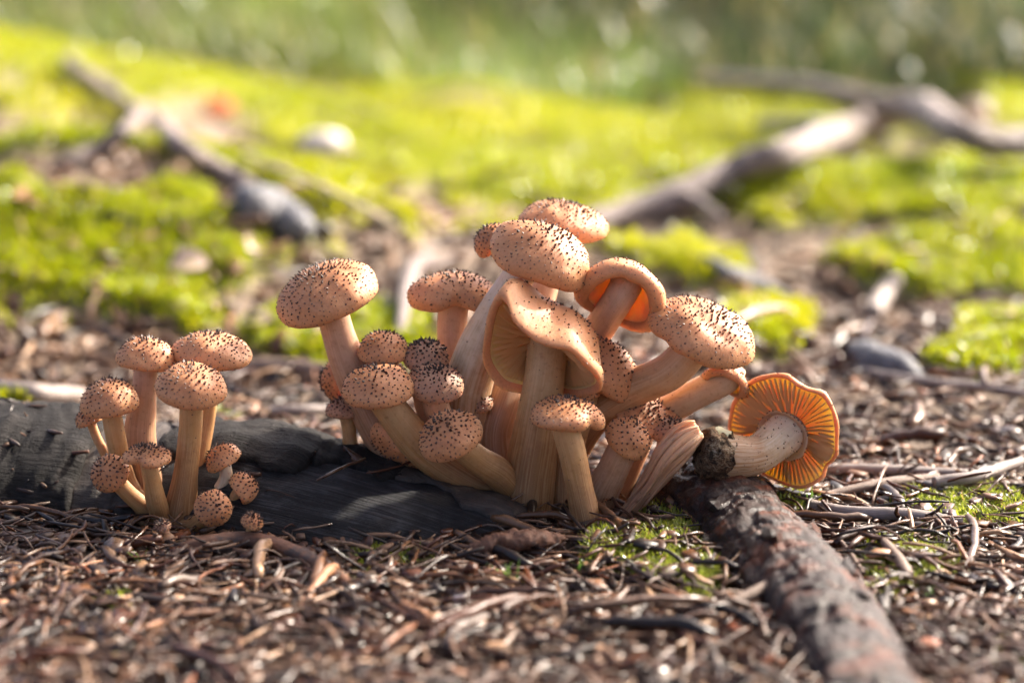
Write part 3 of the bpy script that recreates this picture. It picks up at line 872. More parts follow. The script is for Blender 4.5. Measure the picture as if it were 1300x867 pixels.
mushroom('dark bristly button squeezed behind two other buttons', 541, 453, 60, 46, 4, 20, .010, [(540, 500, .016, 17), (560, 560, .016, 17), (600, 620, .016, 15)], CAP_DARK, STEM_PINK, group=MG, dark=0.35, ssize=0.0016)
mushroom('broad spiny button on a long curving stem reaching the cluster foot', 480, 491, 95, 60, -3, 12, -.012, [(506, 532, -.008, 22), (540, 570, -.006, 25), (588, 603, -.004, 25), (640, 630, 0, 20)], CAP, STEM_BROWN, group=MG, flecks=10, dark=0.2, ssize=0.0014)
mushroom('spiny button resting against the broad button beside the white stem', 552, 487, 78, 54, 6, 18, -.004, [(556, 522, .0, 17), (578, 560, .005, 18), (622, 622, .01, 16)], CAP_DARK, STEM_PINK, group=MG, dark=0.25, ssize=0.00145)
mushroom('scaly cap tipped sideways under the long curving stem', 507, 574, 104, 44, -140, 22, .012, [(548, 545, .020, 11), (600, 590, .02, 12), (640, 625, .015, 12)], CAP_ORANGE, STEM_BROWN, group=MG, flecks=0, hR=0.5, scales=260)
mushroom('spiny oval button leaning out low in front of the cluster', 572, 553, 88, 66, -22, 22, -.030, [(606, 583, -.022, 18), (632, 600, -.014, 20), (655, 630, -.004, 18)], CAP, STEM_BROWN, group=MG, flecks=8, ssize=0.00145)
mushroom('notched wide cap tucked behind the white diagonal stem', 577, 369, 122, 56, 2, 4, .040, [(574, 425, .040, 19), (582, 475, .038, 20), (602, 610, .034, 20)], CAP, STEM_PINK, group=MG, notch=[(R(98), 0.34, 0.22)], bend=0.35, m=0.12)
# --- the crown of the cluster
mushroom('topmost spiny oval cap at the very back of the cluster', 716, 280, 116, 52, 9, 6, .065, [(700, 335, .06, 17), (672, 430, .045, 20), (636, 520, .022, 23), (628, 560, .018, 24), (640, 628, .014, 24)], CAP, STEM_PINK, group=MG, flecks=20)
mushroom('small reddish cap pressed against the topmost caps', 622, 303, 52, 48, -42, 8, .036, [(645, 335, .04, 9), (650, 400, .045, 10), (625, 520, .04, 11), (620, 625, .035, 12)], CAP_ORANGE, STEM_PINK, group=MG, flecks=8)
mushroom('large spiny cap on a thick white diagonal stem', 688, 323, 128, 84, 20, 14, .014, [(650, 362, .020, 20), (628, 402, .020, 25), (607, 450, .018, 30), (592, 505, .018, 31), (592, 575, .020, 30), (600, 625, .02, 28)], CAP, STEM_WHITE, group=MG, direct=True, flecks=30, m=0.12, lobes=[(2, 0.05, 0.4)], wave=[(3, 0.06, 1.0)])
mushroom('arched cap curling over its smooth pale underside near the top of the cluster', 790, 372, 134, 96, 26, -40, .016, [(764, 412, .03, 20), (740, 452, .035, 21), (715, 560, .035, 22), (700, 630, .03, 22)], CAP, STEM_PINK, group=MG, bend=0.85, m=0.16, under=0.20, hR=0.42, flecks=12)
mushroom('wavy cap with fanned gills standing on the thickest central stem', stem=[(692, 475, -.002, 26), (684, 530, -.004, 30), (674, 590, -.004, 33), (668, 636, -.004, 34)],
         capmat=CAP, stemmat=STEM_BROWN, group=MG, axis=(0.30, 0.60, 0.74), Cpx=(692, 444, .004), hR=0.64, m=0.07, under=0.06, gills=60, direct=True,
         rim_at=[(638, 366, -.020), (655, 402, -.027), (690, 433, -.032), (734, 447, -.032), (766, 488, -.024), (745, 500, -.008), (715, 500, .002), (690, 500, .004), (660, 498, .0), (632, 488, -.004), (613, 452, -.010), (621, 402, -.016)], flecks=26, ssize=0.0014)
mushroom('wide spiny cap on a long stem slanting out above the toppled mushroom', 893, 421, 148, 84, 18, 14, .004, [(852, 470, .008, 24), (800, 495, .014, 24), (745, 535, .02, 25), (705, 610, .02, 26)], CAP, STEM, group=MG, flecks=30, m=0.10, notch=[(R(40), 0.25, 0.10)], scales=470)
mushroom('small curled cap under the wide spiny cap, showing an orange underside', 922, 480, 68, 46, 26, -28, .018, [(888, 498, .02, 19), (842, 525, .022, 19), (800, 562, .025, 18), (764, 625, .025, 17)], CAP, STEM, group=MG, bend=0.8, under=0.2, hR=0.45, m=0.14, gillmat=GILL_ORANGE, flecks=14)
mushroom('orange brown tilted cap behind the curling edge of the gilled cap', 772, 466, 98, 76, 40, 6, .016, [(745, 510, .016, 14), (715, 560, .018, 15), (705, 625, .015, 15)], CAP, STEM_PINK, group=MG, sscale=0.9, flecks=6)
mushroom('orange spotted button in the shade beneath the arched caps', 744, 490, 52, 46, -10, 15, .010, [(736, 530, .010, 17), (718, 585, .004, 19), (714, 636, .002, 20)], CAP_ORANGE, STEM_BROWN, group=MG, ssize=0.0015, flecks=6)
mushroom('spotted tan cap under the slanting stems', 822, 526, 92, 54, 16, 24, .016, [(812, 560, .018, 16), (795, 600, .02, 16), (782, 632, .018, 16)], CAP, STEM_PINK, group=MG, ssize=0.00145)
mushroom('small bristly cap behind the split torn stem', 850, 548, 56, 38, 14, 12, .008, [(842, 575, .01, 12), (825, 612, .012, 12), (812, 636, .01, 12)], CAP_DARK, STEM_PINK, group=MG, dark=0.15, ssize=0.0014)
mushroom('bald spotted cap tilted over a bent pinkish stem at the cluster foot', 798, 556, 64, 56, 32, 26, -.012, [(780, 592, -.008, 20), (768, 616, -.004, 22), (757, 645, .0, 21)], CAP, STEM_PINK, group=MG, sscale=0.8)
mushroom('front mushroom with a flat wavy cap on a stout straight stem', 722, 527, 100, 50, 8, 4, -.036, [(726, 572, -.035, 18), (736, 620, -.034, 18), (746, 668, -.034, 20)], CAP, STEM_BROWN, group=MG, flecks=16, notch=[(R(140), 0.35, 0.22)], wave=[(2, 0.08, 2.4)], m=0.13, under=-0.05)
mushroom('dark speckled bud in the gap beside the white diagonal stem', 608, 512, 36, 54, -6, 18, .014, [(610, 545, .016, 9), (616, 610, .018, 10)], CAP_DARK, STEM_PINK, group=MG, hR=0.95, ssize=0.00145, flecks=0)
mushroom('small orange cap on the ground beneath the torn stem', 872, 590, 46, 30, 6, 10, .022, [(872, 606, .022, 8), (872, 614, .022, 9)], CAP_ORANGE, STEM_BROWN, group=MG, flecks=0, direct=True)
# --- torn stem and toppled mushroom
mushroom('split pink fibrous stem without a cap, leaning against the soil covered stem base', stem=[(888, 546, -.014, 10), (870, 557, -.015, 17), (848, 580, -.016, 17), (826, 615, -.013, 12), (804, 642, -.010, 11), (784, 664, -.010, 9)],
         stemmat=STEM_FIBRE, group=None, no_cap=True, fibrous=True, flecks=12, name='torn_mushroom_stem')
mushroom('toppled mushroom lying on its side with orange gills and a soil covered stem base', stem=[(984, 560, .004, 26), (960, 577, -.005, 25), (928, 580, -.010, 30), (897, 576, -.012, 33)],
         capmat=CAP, stemmat=STEM_WHITE, group=None, axis=(0.50, 0.80, 0.26), Cpx=(1000, 550, .012), hR=0.24, m=0.04, under=0.05, gills=66, gillmat=GILL_ORANGE, direct=True, dirt=True,
         rim_px=[(935, 500, .002), (960, 478, .0), (1000, 476, -.001), (1040, 497, -.002), (1064, 535, -.004), (1068, 572, -.004), (1052, 592, .003), (1044, 608, .0), (1018, 621, -.002), (980, 608, .0), (945, 585, .002), (925, 545, .004)],
         flecks=260, ring=(0.12, 0.30, 0.003))

# ------------------------------------------------------------------ sticks and branches with names of their own
def stick(name, label, cat, pts, mat, knob=0.16, part='shaft', ns=60, nc=20, stubs=(), rough=0.05):
    pts = np.array(pts, float)
    sd_ = len(name) * 1.7 + pts[0, 0] * 31
    def dp(T, PH, P): return knob * fbm(T * 6 + sd_, np.sin(PH) * 0.8, np.cos(PH) * 0.8 + sd_, 4) + rough * fbm(T * 60, np.sin(PH) * 4, np.cos(PH) * 4, 3)
    b = pts[len(pts) // 2, :3].copy(); b[2] -= pts[len(pts) // 2, 3]
    t = thing(name, label, cat, b)
    v, f, a = tube(pts, ns, nc, dp)
    obj(part, mesh(part, v - b, f, a), mat, t)
    for sp in stubs:
        v, f, a = tube(sp, 24, 12, dp)
        obj('side_twig', mesh('side_twig', v - b, f, a), mat, t)
    return t
def gpts(rows):
    """rows of px, py, radius in px, lift in metres -> points lying on the ground there"""
    out = []
    for px, py, rp, lift in rows:
        p = on_ground(px, py + rp * 0.9)
        d = p[1] - CAM[1]
        r = rp * d / _cp / FPX
        out.append((p[0], p[1], p[2] + r * 0.7 + lift, r))
    return out
stick('stick', 'red brown bark covered stick in front of the small clump', 'stick', gpts([(228, 694, 7, 0), (262, 690, 11, .001), (318, 688, 11, .002), (362, 700, 12, .002), (402, 716, 11, .001), (446, 740, 9, -.001)]), STICK, 0.22)
stick('rotten_wood', 'crumbling dark chunk of rotten wood in front of the thickest stem', 'wood', gpts([(598, 700, 8, .001), (630, 694, 14, .003), (675, 692, 14, .004), (715, 690, 7, .002)]), STICK, 0.6, rough=0.3)
stick('twig', 'pale straight stick lying on the litter behind the toppled mushroom', 'twig', gpts([(1040, 598, 6, .002), (1110, 601, 7, .003), (1180, 604, 6, .003), (1228, 605, 7, .002)]), TWIG_GREY)
stick('twig', 'brown twig crossing the pale straight stick', 'twig', gpts([(1048, 632, 5, .002), (1120, 622, 7, .004), (1190, 614, 6, .004)]), TWIG_BROWN)
stick('twig', 'light grey twig lifting its end at the edge of the mossy litter', 'twig', gpts([(1185, 618, 7, .003), (1240, 614, 8, .005), (1295, 600, 6, .007)]), TWIG_GREY)
stick('twig', 'stout weathered twig beside the root', 'twig', gpts([(1030, 645, 7, .002), (1080, 656, 9, .003), (1150, 659, 8, .003), (1222, 666, 7, .002)]), TWIG_GREY)
stick('twig', 'short cut twig pointing down into the green moss by the root', 'twig', gpts([(1122, 694, 6, .003), (1140, 715, 7, .003), (1154, 735, 7, .002)]), TWIG_BROWN)
stick('twig', 'long thin brown twig slanting past the root', 'twig', gpts([(1045, 675, 3, .004), (1072, 705, 3, .005), (1096, 735, 3, .003)]), TWIG_BROWN)
stick('twig', 'dark twig ending at the root, in the moss in front of the large cluster', 'twig', gpts([(850, 776, 6, .002), (905, 778, 6, .003), (960, 766, 8, .006), (1000, 752, 7, .01)]), TWIG_BROWN)
stick('twig', 'thin upright splinter standing against the root', 'twig', [(*at(993, 712, -0.10), 0.0012), (*at(994, 740, -0.102), 0.0018), (*at(998, 775, -0.106), 0.002)], TWIG_GREY)
stick('twig', 'long white crooked twig on open litter beyond the toppled mushroom', 'twig', gpts([(1088, 474, 4, .003), (1130, 484, 5, .004), (1190, 493, 6, .004), (1240, 497, 5, .004), (1310, 506, 5, .003)]), TWIG_GREY)
stick('twig', 'pale stick lying just behind the charred log', 'twig', gpts([(345, 527, 7, .003), (385, 528, 7, .004), (425, 524, 6, .003)]), TWIG_GREY)
stick('twig', 'broad brown stick lying beyond the wide oval caps', 'twig', gpts([(300, 470, 11, .002), (350, 468, 13, .002), (420, 472, 11, .001)]), TWIG_BROWN)
stick('twig', 'grey lichen crusted stick behind the end of the charred log', 'twig', gpts([(-30, 495, 12, .002), (40, 500, 13, .002), (102, 504, 10, .002)]), TWIG_GREY)
stick('twig', 'small reddish twig lying on the moss below the split torn stem', 'twig', gpts([(806, 658, 3, .003), (830, 663, 3, .003), (856, 662, 3, .003)]), STICK)
stick('twig', 'curved pale twig alone on the dark foreground litter', 'twig', gpts([(568, 828, 6, .003), (580, 808, 7, .004), (605, 795, 6, .004), (618, 790, 5, .003)]), TWIG_GREY)
# far branches
bp = gpts([(735, 285, 13, .0), (800, 270, 15, .005), (860, 256, 17, .008), (930, 226, 17, .01), (1010, 208, 17, .015), (1090, 194, 18, .03), (1160, 184, 20, .04), (1205, 202, 18, .03), (1262, 206, 19, .02), (1330, 206, 19, .02)])
stick('fallen_branch', 'long crooked grey branch lying across the moss behind the large cluster', 'branch', bp, BRANCH, 0.24, ns=220, nc=30, rough=0.28,
      stubs=[[(*bp[6][:3], 0.010), (bp[6][0] - 0.10, bp[6][1] + 0.12, bp[6][2] + 0.01, 0.009), (bp[6][0] - 0.2, bp[6][1] + 0.3, bp[6][2] + 0.0, 0.006)],
             [(*bp[2][:3], 0.008), (bp[2][0] + 0.02, bp[2][1] - 0.03, bp[2][2] - 0.004, 0.005), (bp[2][0] + 0.035, bp[2][1] - 0.06, bp[2][2] - 0.014, 0.003)]])
bq = gpts([(85, 88, 8, .01), (100, 108, 11, .015), (130, 122, 11, .01), (165, 145, 9, .01), (200, 168, 12, .012), (225, 195, 13, .01), (262, 215, 12, .008), (300, 232, 12, .004), (335, 250, 11, 0)])
sb = gpts([(182, 152, 9, .012), (165, 178, 9, .012), (130, 197, 9, .008), (70, 212, 8, 0)])
stick('fallen_branch', 'forked thin grey branch running over the mossy bank', 'branch', bq, BRANCH, 0.2, ns=160, rough=0.2, stubs=[sb])
stick('weathered_stump_end', 'rounded grey weathered wood stub at the end of the forked branch', 'wood', gpts([(300, 252, 18, 0), (322, 255, 27, 0), (352, 268, 29, 0), (380, 282, 22, 0), (396, 290, 12, -.004)]), STUB, 0.2)
stick('twig', 'thin straight pale stalk leaning from the forked branch on bright moss', 'twig', gpts([(310, 212, 4, .01), (380, 244, 4, .012), (440, 272, 5, .012), (500, 300, 5, .008)]), STRAW, 0.05)
stick('fallen_branch', 'dark purplish branch lying at the edge of the tall grass', 'branch', gpts([(960, 160, 8, 0), (1020, 166, 12, .005), (1080, 172, 11, .005), (1130, 178, 8, .0)]), STUB, 0.2)
stick('twig', 'short thick pale piece of wood on brown litter beyond the toppled mushroom', 'wood', gpts([(1108, 402, 11, .004), (1120, 384, 12, .006), (1136, 366, 11, .008)]), TWIG_GREY)
stick('bark_piece', 'dark grey piece of bark in a hollow beyond the toppled mushroom', 'bark', gpts([(1075, 440, 10, 0), (1105, 450, 20, 0), (1140, 462, 20, 0), (1172, 478, 9, -.003)]), STUB, 0.35)
stick('bark_piece', 'dark slab of wood in the moss below the crooked grey branch', 'bark', gpts([(890, 328, 8, 0), (925, 345, 13, .0), (960, 360, 13, .0), (1000, 375, 8, -.002)]), STUB, 0.35)
stick('bark_piece', 'grey broken wood standing in moss between the flat spiny cap and the notched cap', 'bark', gpts([(505, 428, 6, .0), (512, 405, 9, .006), (524, 355, 11, .008), (545, 322, 8, 0)]), BRANCH, 0.3)

def pebble(name, label, cat, px, py, wpx, hpx, mat, seed):
    p = on_ground(px, py + hpx * 0.5)
    d = (p[1] - CAM[1]) / _cp / FPX
    a, b = np.meshgrid(np.linspace(0.01, PI - 0.01, 14), np.linspace(0, 2 * PI, 20, endpoint=False), indexing='ij')
    k = 1 + 0.25 * fbm(np.sin(a) * np.cos(b) * 1.3 + seed, np.sin(a) * np.sin(b) * 1.3, np.cos(a) * 1.3, 3)
    v = np.stack([np.sin(a) * np.cos(b) * k * wpx * d * 0.5, np.sin(a) * np.sin(b) * k * wpx * d * 0.42, np.cos(a) * k * hpx * d * 0.5 + hpx * d * 0.38], -1).reshape(-1, 3)
    o = obj(name, mesh(name, v, grid_faces(14, 20), {}), mat, None, p)
    tag(o, label, cat)
pebble('stone', 'pale rounded stone on bright moss above the forked branch end', 'stone', 410, 180, 56, 34, PALE, 1.0)
pebble('stone', 'small white pebble on the moss beside the crooked branch', 'stone', 1240, 142, 40, 34, LEAF_PALE, 2.0)
pebble('stone', 'small grey pebble among litter in front of the charred log', 'stone', 588, 760, 26, 18, PALE, 3.0)
def leaf(label, px, py, L, wd, mat, yaw, tilt, lift=0.004):
    p = on_ground(px, py)
    d = (p[1] - CAM[1]) / _cp / FPX
    n, k = 14, 7
    U, V = np.meshgrid(np.linspace(0, 1, n), np.linspace(-1, 1, k), indexing='ij')
    half = np.sin(np.clip(U, 0.02, 0.98) * PI) ** 0.75 * wd * d * 0.5
    X = (U - 0.5) * L * d; Yv = V * half
    Z = np.abs(V) * half * 0.35 + 0.12 * L * d * np.sin(U * 2.6) + 0.04 * L * d * fbm(U * 4, V * 2, px, 2)
    top = np.stack([X, Yv, Z], -1).reshape(-1, 3)
    vs = np.vstack([top, top - (0, 0, 0.0003)])
    f = grid_faces(n, k, False)
    me = mesh('leaf', vs, np.vstack([f, f[:, ::-1] + n * k]), {})
    o = obj('leaf', me, mat, None, p + (0, 0, lift))
    o.rotation_euler = (R(tilt), 0, R(yaw))
    tag(o, label, 'leaf')
leaf('fallen orange leaf on the far moss bank', 280, 146, 44, 34, LEAF_OR, 30, 30)
leaf('small pinkish dry leaf lying by the forked branch', 32, 258, 34, 26, LEAF_RED, 60, 20)
leaf('curled pale leaf on the moss between big flat cap and bank', 318, 322, 26, 30, LEAF_PALE, 80, 50)
leaf('pale dry leaf on brown litter behind the broad brown stick', 240, 345, 50, 40, LEAF_PALE, 20, 35)
leaf('small tan leaf on litter behind the tiny grey speckled cap', 330, 418, 40, 26, LEAF_PALE, -10, 25)
def straw(label, rows, rpx):
    pts = []
    for px, py, Y in rows:
        p = at(px, py, Y); pts.append((*p, rpx * (Y - CAM[1]) / FPX))
    v, f, a = tube(pts, 40, 8)
    b = np.array(pts[0][:3])
    o = obj('grass_stalk', mesh('grass_stalk', v - b, f, a), STRAW, None, b)
    tag(o, label, 'grass stalk')
straw('dry bent grass stalk arching down onto the far moss bank', [(165, -40, 1.55), (205, 40, 1.55), (300, 88, 1.5), (400, 110, 1.45), (500, 150, 1.35)], 1.3)
straw('dry grass stalk stretched flat through the dark grass', [(1100, 100, 1.9), (1200, 104, 1.85), (1320, 125, 1.8)], 1.2)

def dead_fern(label, px, py, hgt, seed):
    p = on_ground(px, py)
    g = np.random.default_rng(seed)
    t = thing('dead_fern', label, 'fern', p)
    for k in range(4):
        az = k * 1.7 + 0.4; ln = hgt * g.uniform(0.8, 1.15)
        P = np.array([(math.cos(az) * ln * 0.55 * q ** 1.5, math.sin(az) * ln * 0.4 * q ** 1.5, ln * (q - 0.42 * q ** 2.6) - 0.004, 0.0022 * (1 - 0.7 * q)) for q in np.linspace(0, 1, 8)])
        v, f, a_ = tube(P, 20, 6)
        st = obj('frond', mesh('frond', v, f, a_), LEAF_RED, t)
        q = spline(P, 40)
        V, F = [], []
        for i in range(9, 40):
            for sgn in (-1, 1):
                d = unit(np.array((-math.sin(az) * sgn, math.cos(az) * sgn, -0.35)) + 0.6 * unit(q[min(i + 1, 39), :3] - q[i - 1, :3]))
                L = ln * 0.30 * math.sin(PI * (i - 5) / 38) * g.uniform(0.7, 1.1); wv = unit(np.cross(d, (0, 0, 1.0))) * L * 0.16
                o = len(V); c0 = q[i, :3]
                V += [c0, c0 + d * L * 0.5 + wv, c0 + d * L + (0, 0, -L * 0.2), c0 + d * L * 0.5 - wv]
                F.append((o, o + 1, o + 2, o + 3))
        obj('leaflets', mesh('leaflets', np.array(V), F, {}, False), LEAF_RED, st)['kind'] = 'stuff'
dead_fern('rust brown dead fern drooping in the tall grass', 870, 52, 0.14, 4)
# ------------------------------------------------------------------ litter: needles, twigs and bark flakes
def proto_tube(L, r, bend, seed, nc=6, ns=6):
    g = np.random.default_rng(seed)
    x = np.linspace(-0.5, 0.5, ns) * L
    y = bend * L * (0.25 - (x / L) ** 2) * 2 + np.cumsum(g.normal(0, 0.02 * L, ns)) * 0.6
    z = np.cumsum(g.normal(0, 0.012 * L, ns)) + 0.0
    rr = r * np.clip(g.normal(1, 0.12, ns), 0.6, 1.4); rr[0] *= 0.75; rr[-1] *= 0.6
    v, f, a = tube(np.stack([x, y, z, rr], 1), ns, nc)
    tri = []
    for q in f:
        tri += [q] if len(q) == 3 else [(q[0], q[1], q[2]), (q[0], q[2], q[3])]
    return v, np.array(tri)
def proto_flake(L, Wd, th, seed):
    g = np.random.default_rng(seed)
    k = 9
    a = np.linspace(0, 2 * PI, k, endpoint=False) + g.normal(0, 0.12, k)
    q = g.uniform(0.65, 1.15, k)
    x, y = np.cos(a) * L * 0.5 * q, np.sin(a) * Wd * 0.5 * q
    cz = (x / L) ** 2 * L * 0.35 * g.uniform(-0.2, 1)
    v = np.vstack([np.stack([x, y, cz + th], 1), np.stack([x, y, cz], 1), [(0, 0, th * 1.3)], [(0, 0, 0)]])
    f = []
    for i in range(k):
        j = (i + 1) % k
        f += [(i, j, 2 * k), (k + j, k + i, 2 * k + 1), (k + i, k + j, j), (k + i, j, i)]
    return v, np.array(f)
NEEDLE = [proto_tube(L, r, b, 100 + i) for i, (L, r, b) in enumerate([(0.020, .00055, .1), (0.026, .0006, -.15), (0.016, .0008, .05), (0.022, .0007, .3), (0.030, .0005, .08), (0.013, .0009, -.05), (0.018, .0006, .5), (0.024, .0009, .12)])]
TWIGP = [proto_tube(L, r, b, 200 + i, 8, 9) for i, (L, r, b) in enumerate([(0.034, .0014, .08), (0.028, .0018, -.1), (0.045, .0013, .2), (0.022, .0021, .05), (0.038, .0016, -.25)])]
FLAKE = [proto_flake(L, w_, t_, 300 + i) for i, (L, w_, t_) in enumerate([(0.012, .006, .0009), (0.009, .006, .0012), (0.016, .005, .001), (0.007, .005, .0014), (0.011, .009, .0008)])]
def floor_z(x, y):
    z = terrain(x, y)
    return np.maximum(z, log_top(x, y))
def scatter(n, kind):
    """positions over the part of the floor in view, thinner far away and on moss"""
    g = np.random.default_rng({'needle': 1, 'twig': 2, 'flake': 3}[kind])
    out = []
    m = n * 5
    while sum(len(o) for o in out) < n:
        px = g.uniform(-260, 1560, m); py = g.uniform(150, 900, m) ** 1.0
        b = (433.5 - py) / FPX
        dy, dz = _cp + b * _sp, -_sp + b * _cp
        t = -CAM[2] / dz
        x = (px - 650) / FPX * t; y = CAM[1] + dy * t
        keep = g.random(m) < np.clip((py - 150) / 380, 0.10, 1) ** 0.7
        ms = moss_mask(x, y)
        keep &= g.random(m) > ms * np.where(y < 0.2, 0.55, 0.6)
        lt = log_top(x, y) - terrain(x, y)
        keep &= ~((lt > 0.004) & (g.random(m) < np.where((px < 90) & (kind != 'twig'), 0.12, 0.97 if kind != 'twig' else 1.1)))
        q = spline(root_pts, 60)
        dr = np.abs(x - np.interp(y, q[::-1, 1], q[::-1, 0]))
        keep &= ~((dr < 0.024) & (y < 0.03))
        keep &= ~((np.hypot((x - 0.005) / 0.06, (y - 0.03) / 0.035) < 1) & (g.random(m) < 0.5))
        keep &= y < 1.6
        out.append(np.stack([x[keep], y[keep]], 1))
    return np.vstack(out)[:n], g
def litter(kind, protos, n, name, label, cat, group, stuff_name, stuff_label, keep_n=300, lift=0.005, tilt=0.18, sc=(0.45, 1.6)):
    xy, g = scatter(n, kind)
    z = floor_z(xy[:, 0], xy[:, 1]) + g.uniform(0.0, 1, n) ** 1.6 * lift
    ids = g.integers(0, len(protos), n)
    yaw = g.uniform(0, 2 * PI, n); pit = g.normal(0, tilt, n); rol = g.uniform(0, 2 * PI, n) if kind != 'flake' else g.normal(0, 0.35, n)
    s = g.uniform(0, 1, n) ** 1.4 * (sc[1] - sc[0]) + sc[0]
    far = xy[:, 1] > 0.3
    s = s * np.where(far, 1.5, 1)
    if kind == 'flake': rol = np.where(far, g.uniform(-1.1, 1.1, n), rol); pit = np.where(far, g.uniform(-1.0, 1.0, n), pit)
    P = np.column_stack([xy, z])
    pu, pv, f = to_px(P)
    lens = np.array([np.ptp(p[0][:, 0]) for p in protos])[ids]; wid = np.array([np.ptp(p[0][:, 1]) for p in protos])[ids]
    size = lens * wid * s * s / f ** 2 * ((pu > 5) & (pu < 1295) & (pv > 200) & (pv < 862)) * g.uniform(0.6, 1, n)
    order = np.argsort(-size)
    single = set(order[:min(keep_n, n)].tolist()) if n > keep_n else set(range(n))
    meshes = []
    for k, (v, t) in enumerate(protos):
        me = mesh(name, v, t, {}, kind != 'flake')
        me.materials.append(LIT_ONE)
        meshes.append(me)
    SV, SF, SA, off = [], [], [], 0
    for i in range(n):
        M4 = Matrix.Rotation(yaw[i], 3, 'Z') @ Matrix.Rotation(pit[i], 3, 'Y') @ Matrix.Rotation(rol[i], 3, 'X')
        if i in single:
            if size[i] <= 0: continue
            o = bpy.data.objects.new(name, meshes[ids[i]])
            COL.objects.link(o)
            mm = M4.to_4x4()
            mm.translation = P[i]
            o.matrix_world = mm @ Matrix.Scale(s[i], 4)
            tag(o, label, cat, group)
        else:
            v, t = protos[ids[i]]
            A = np.array(M4) * s[i]
            SV.append(v @ A.T + P[i]); SF.append(t + off); off += len(v)
            SA.append(np.full(len(v), g.random() if not far[i] or g.random() < 0.35 else g.uniform(0.74, 0.97)))  # far pieces mostly take pale tints, sunlit glare put into their colour
    if SV:
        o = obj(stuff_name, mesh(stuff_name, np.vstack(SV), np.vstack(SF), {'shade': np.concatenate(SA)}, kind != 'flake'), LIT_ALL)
        tag(o, stuff_label, cat, kind='stuff')
litter('needle', NEEDLE, 10000, 'dry_needle', 'dry brown needle stalk lying loose in the forest floor litter', 'needle', 'needles in the litter', 'needle_litter', 'dense layer of dry brown needles covering the forest floor', 300, 0.007)
litter('flake', FLAKE, 8600, 'bark_chip', 'small flat chip of dry bark in the forest floor litter', 'bark chip', 'bark chips in the litter', 'bark_litter', 'scattered dry bark crumbs covering the forest floor', 300, 0.004)
litter('twig', TWIGP, 360, 'twig_fragment', 'short broken twig piece mixed into the forest floor litter', 'twig', 'broken twig pieces in the litter', 'twig_litter', 'short twigs', 300, 0.008, 0.12, (0.7, 1.7))

# ------------------------------------------------------------------ moss, grass and sprouts
def blades(P, h, wd, lean, az, col, seg=2, curl=0.5):
    """flat tapering blades, n x (seg+1) x 2 vertices"""
    n = len(P)
    d = np.stack([np.cos(az), np.sin(az), np.zeros(n)], 1)
    s = np.stack([-np.sin(az), np.cos(az), np.zeros(n)], 1)
    V = np.zeros((n, seg + 1, 2, 3))
    for k in range(seg + 1):
        t = k / seg
        c = P + d * (h * lean * t ** (1 + curl))[:, None] + np.array((0, 0, 1.0)) * (h * t * (1 - 0.35 * np.abs(lean) * t))[:, None]
        ww = wd * (1 - t ** 1.6) * (0.75 + 0.5 * math.sin(t * PI)) + wd * 0.06
        V[:, k, 0] = c + s * ww[:, None] * 0.5; V[:, k, 1] = c - s * ww[:, None] * 0.5
    base_i = np.arange(n)[:, None] * (seg + 1) * 2
    F = []
    for k in range(seg):
        F.append(np.stack([base_i[:, 0] + 2 * k, base_i[:, 0] + 2 * k + 1, base_i[:, 0] + 2 * k + 3, base_i[:, 0] + 2 * k + 2], 1))
    C = np.repeat(col, (seg + 1) * 2, axis=0)
    return V.reshape(-1, 3), np.vstack(F), C
def view_points(n, py0, py1, g, pad=260):
    px = g.uniform(-pad, 1300 + pad, n); py = g.uniform(py0, py1, n)
    b = (433.5 - py) / FPX
    dy, dz = _cp + b * _sp, -_sp + b * _cp
    t = -CAM[2] / dz
    return (px - 650) / FPX * t, CAM[1] + dy * t
g = np.random.default_rng(21)
x1, y1 = view_points(410000, 90, 640, g)
x2, y2 = view_points(260000, 600, 820, g)
x, y = np.concatenate([x1, x2]), np.concatenate([y1, y2])
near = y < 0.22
ms = moss_mask(x, y)
ok = (g.random(len(x)) < ms ** 1.5 * np.where(near, 0.6, 0.9)) & (y < 2.4)
ok &= ~((np.hypot((x - 0.005) / 0.055, (y - 0.04) / 0.04) < 1))
ok &= (log_top(x, y) < terrain(x, y))
x, y, near = x[ok], y[ok], near[ok]
n = len(x)
hue = np.clip(0.5 + 0.55 * fbm(x * 5, y * 4, 3.3, 3) + g.normal(0, 0.16, n), 0, 1)[:, None]
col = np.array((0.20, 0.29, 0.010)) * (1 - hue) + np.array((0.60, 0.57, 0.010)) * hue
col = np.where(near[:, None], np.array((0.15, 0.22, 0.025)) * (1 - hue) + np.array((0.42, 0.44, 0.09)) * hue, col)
dry = g.random(n) < 0.06
col[dry] = (0.34, 0.24, 0.12)
h = np.where(near, g.uniform(0.002, 0.006, n), g.uniform(0.006, 0.014, n))
wd = np.where(near, g.uniform(0.0008, 0.0014, n), g.uniform(0.0016, 0.003, n))
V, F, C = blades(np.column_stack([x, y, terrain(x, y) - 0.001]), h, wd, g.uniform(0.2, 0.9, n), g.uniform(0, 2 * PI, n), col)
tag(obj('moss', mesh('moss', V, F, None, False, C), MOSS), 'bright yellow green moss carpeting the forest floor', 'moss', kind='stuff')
print('MOSS BLADES', n)

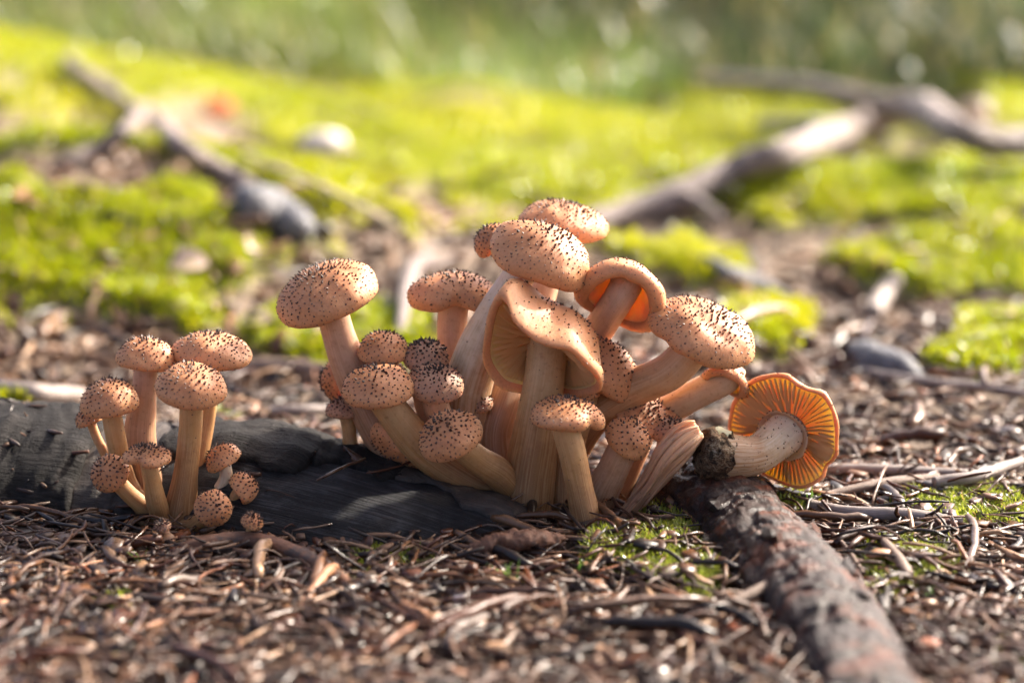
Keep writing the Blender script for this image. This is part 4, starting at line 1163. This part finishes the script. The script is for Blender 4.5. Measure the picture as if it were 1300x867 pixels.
g = np.random.default_rng(33)
n = 80000
y = 1.55 + g.random(n) ** 1.3 * 6.5
x = g.uniform(-1, 1, n) * (0.55 + 0.34 * (y + 1.15) / 1.6 * 0.72)
cl = fbm(x * 2.2, y * 1.6, 6.6, 3)
edge = 1.85 + 0.35 * fbm(x * 1.5, 0.3, 9.9, 2) - 0.25 * np.clip(-x - 0.1, 0, 1)
ok = (y > edge) & (cl * 1.6 + g.normal(0, 0.22, n) > -0.05)
x, y, cl = x[ok], y[ok], cl[ok]
n = len(x)
kind = g.random(n)
side = np.clip((x + 0.2) / 0.8, 0, 1)[:, None]
gc = np.array((0.15, 0.20, 0.05)) * (1 - side) + np.array((0.10, 0.165, 0.075)) * side
col = gc * g.uniform(0.6, 1.5, (n, 1)) * (0.95 + 1.5 * fbm(x * 3.1, y * 1.6, 2.2, 2))[:, None].clip(0.3, 1.45)
col[kind > 0.86] = np.array((0.42, 0.36, 0.22))
h = g.uniform(0.05, 0.16, n) * (1 + 0.5 * cl) * np.clip((y - 1.5) / 0.7, 0.35, 1.3)
V, F, C = blades(np.column_stack([x, y, terrain(x, y) - 0.003]), h, g.uniform(0.0025, 0.005, n), g.uniform(0.1, 1.0, n), g.uniform(0, 2 * PI, n), col, 3, 0.8)
tag(obj('grass', mesh('grass', V, F, None, False, C), GRASS), 'tall green grass growing behind the mossy bank', 'grass', kind='stuff')

def sprout(label, px, py, blades_n, hgt, grp=None, seed=0, on=None):
    p = on_ground(px, py)
    p[2] = max(p[2], float(log_top(np.array([p[0]]), np.array([p[1]]))[0])) if on is None else p[2]
    g = np.random.default_rng(seed)
    az = g.uniform(0, 2 * PI, blades_n)
    P = np.column_stack([g.normal(0, 0.0012, blades_n), g.normal(0, 0.0012, blades_n), np.full(blades_n, -0.001)])
    V, F, C = blades(P, g.uniform(0.6, 1.1, blades_n) * hgt, np.full(blades_n, 0.0011), g.uniform(0.1, 0.8, blades_n), az, np.full((blades_n, 3), 0.2), 4, 0.7)
    o = obj('grass_sprout', mesh('grass_sprout', V, F, None, True), SPROUT, None, p)
    tag(o, label, 'sprout', grp)
for k, (px, py, b, hh) in enumerate([(735, 730, 5, .012), (650, 745, 4, .014), (178, 715, 6, .010), (790, 780, 4, .010), (300, 700, 4, .008), (520, 790, 5, .009), (905, 690, 6, .012), (640, 735, 3, .016), (1120, 800, 5, .01), (1180, 760, 5, .01), (420, 740, 4, .008), (1030, 640, 4, .012)]):
    sprout('tiny fresh green grass sprout poking out of the litter', px, py, b, hh, 'green sprouts in the litter', 50 + k)
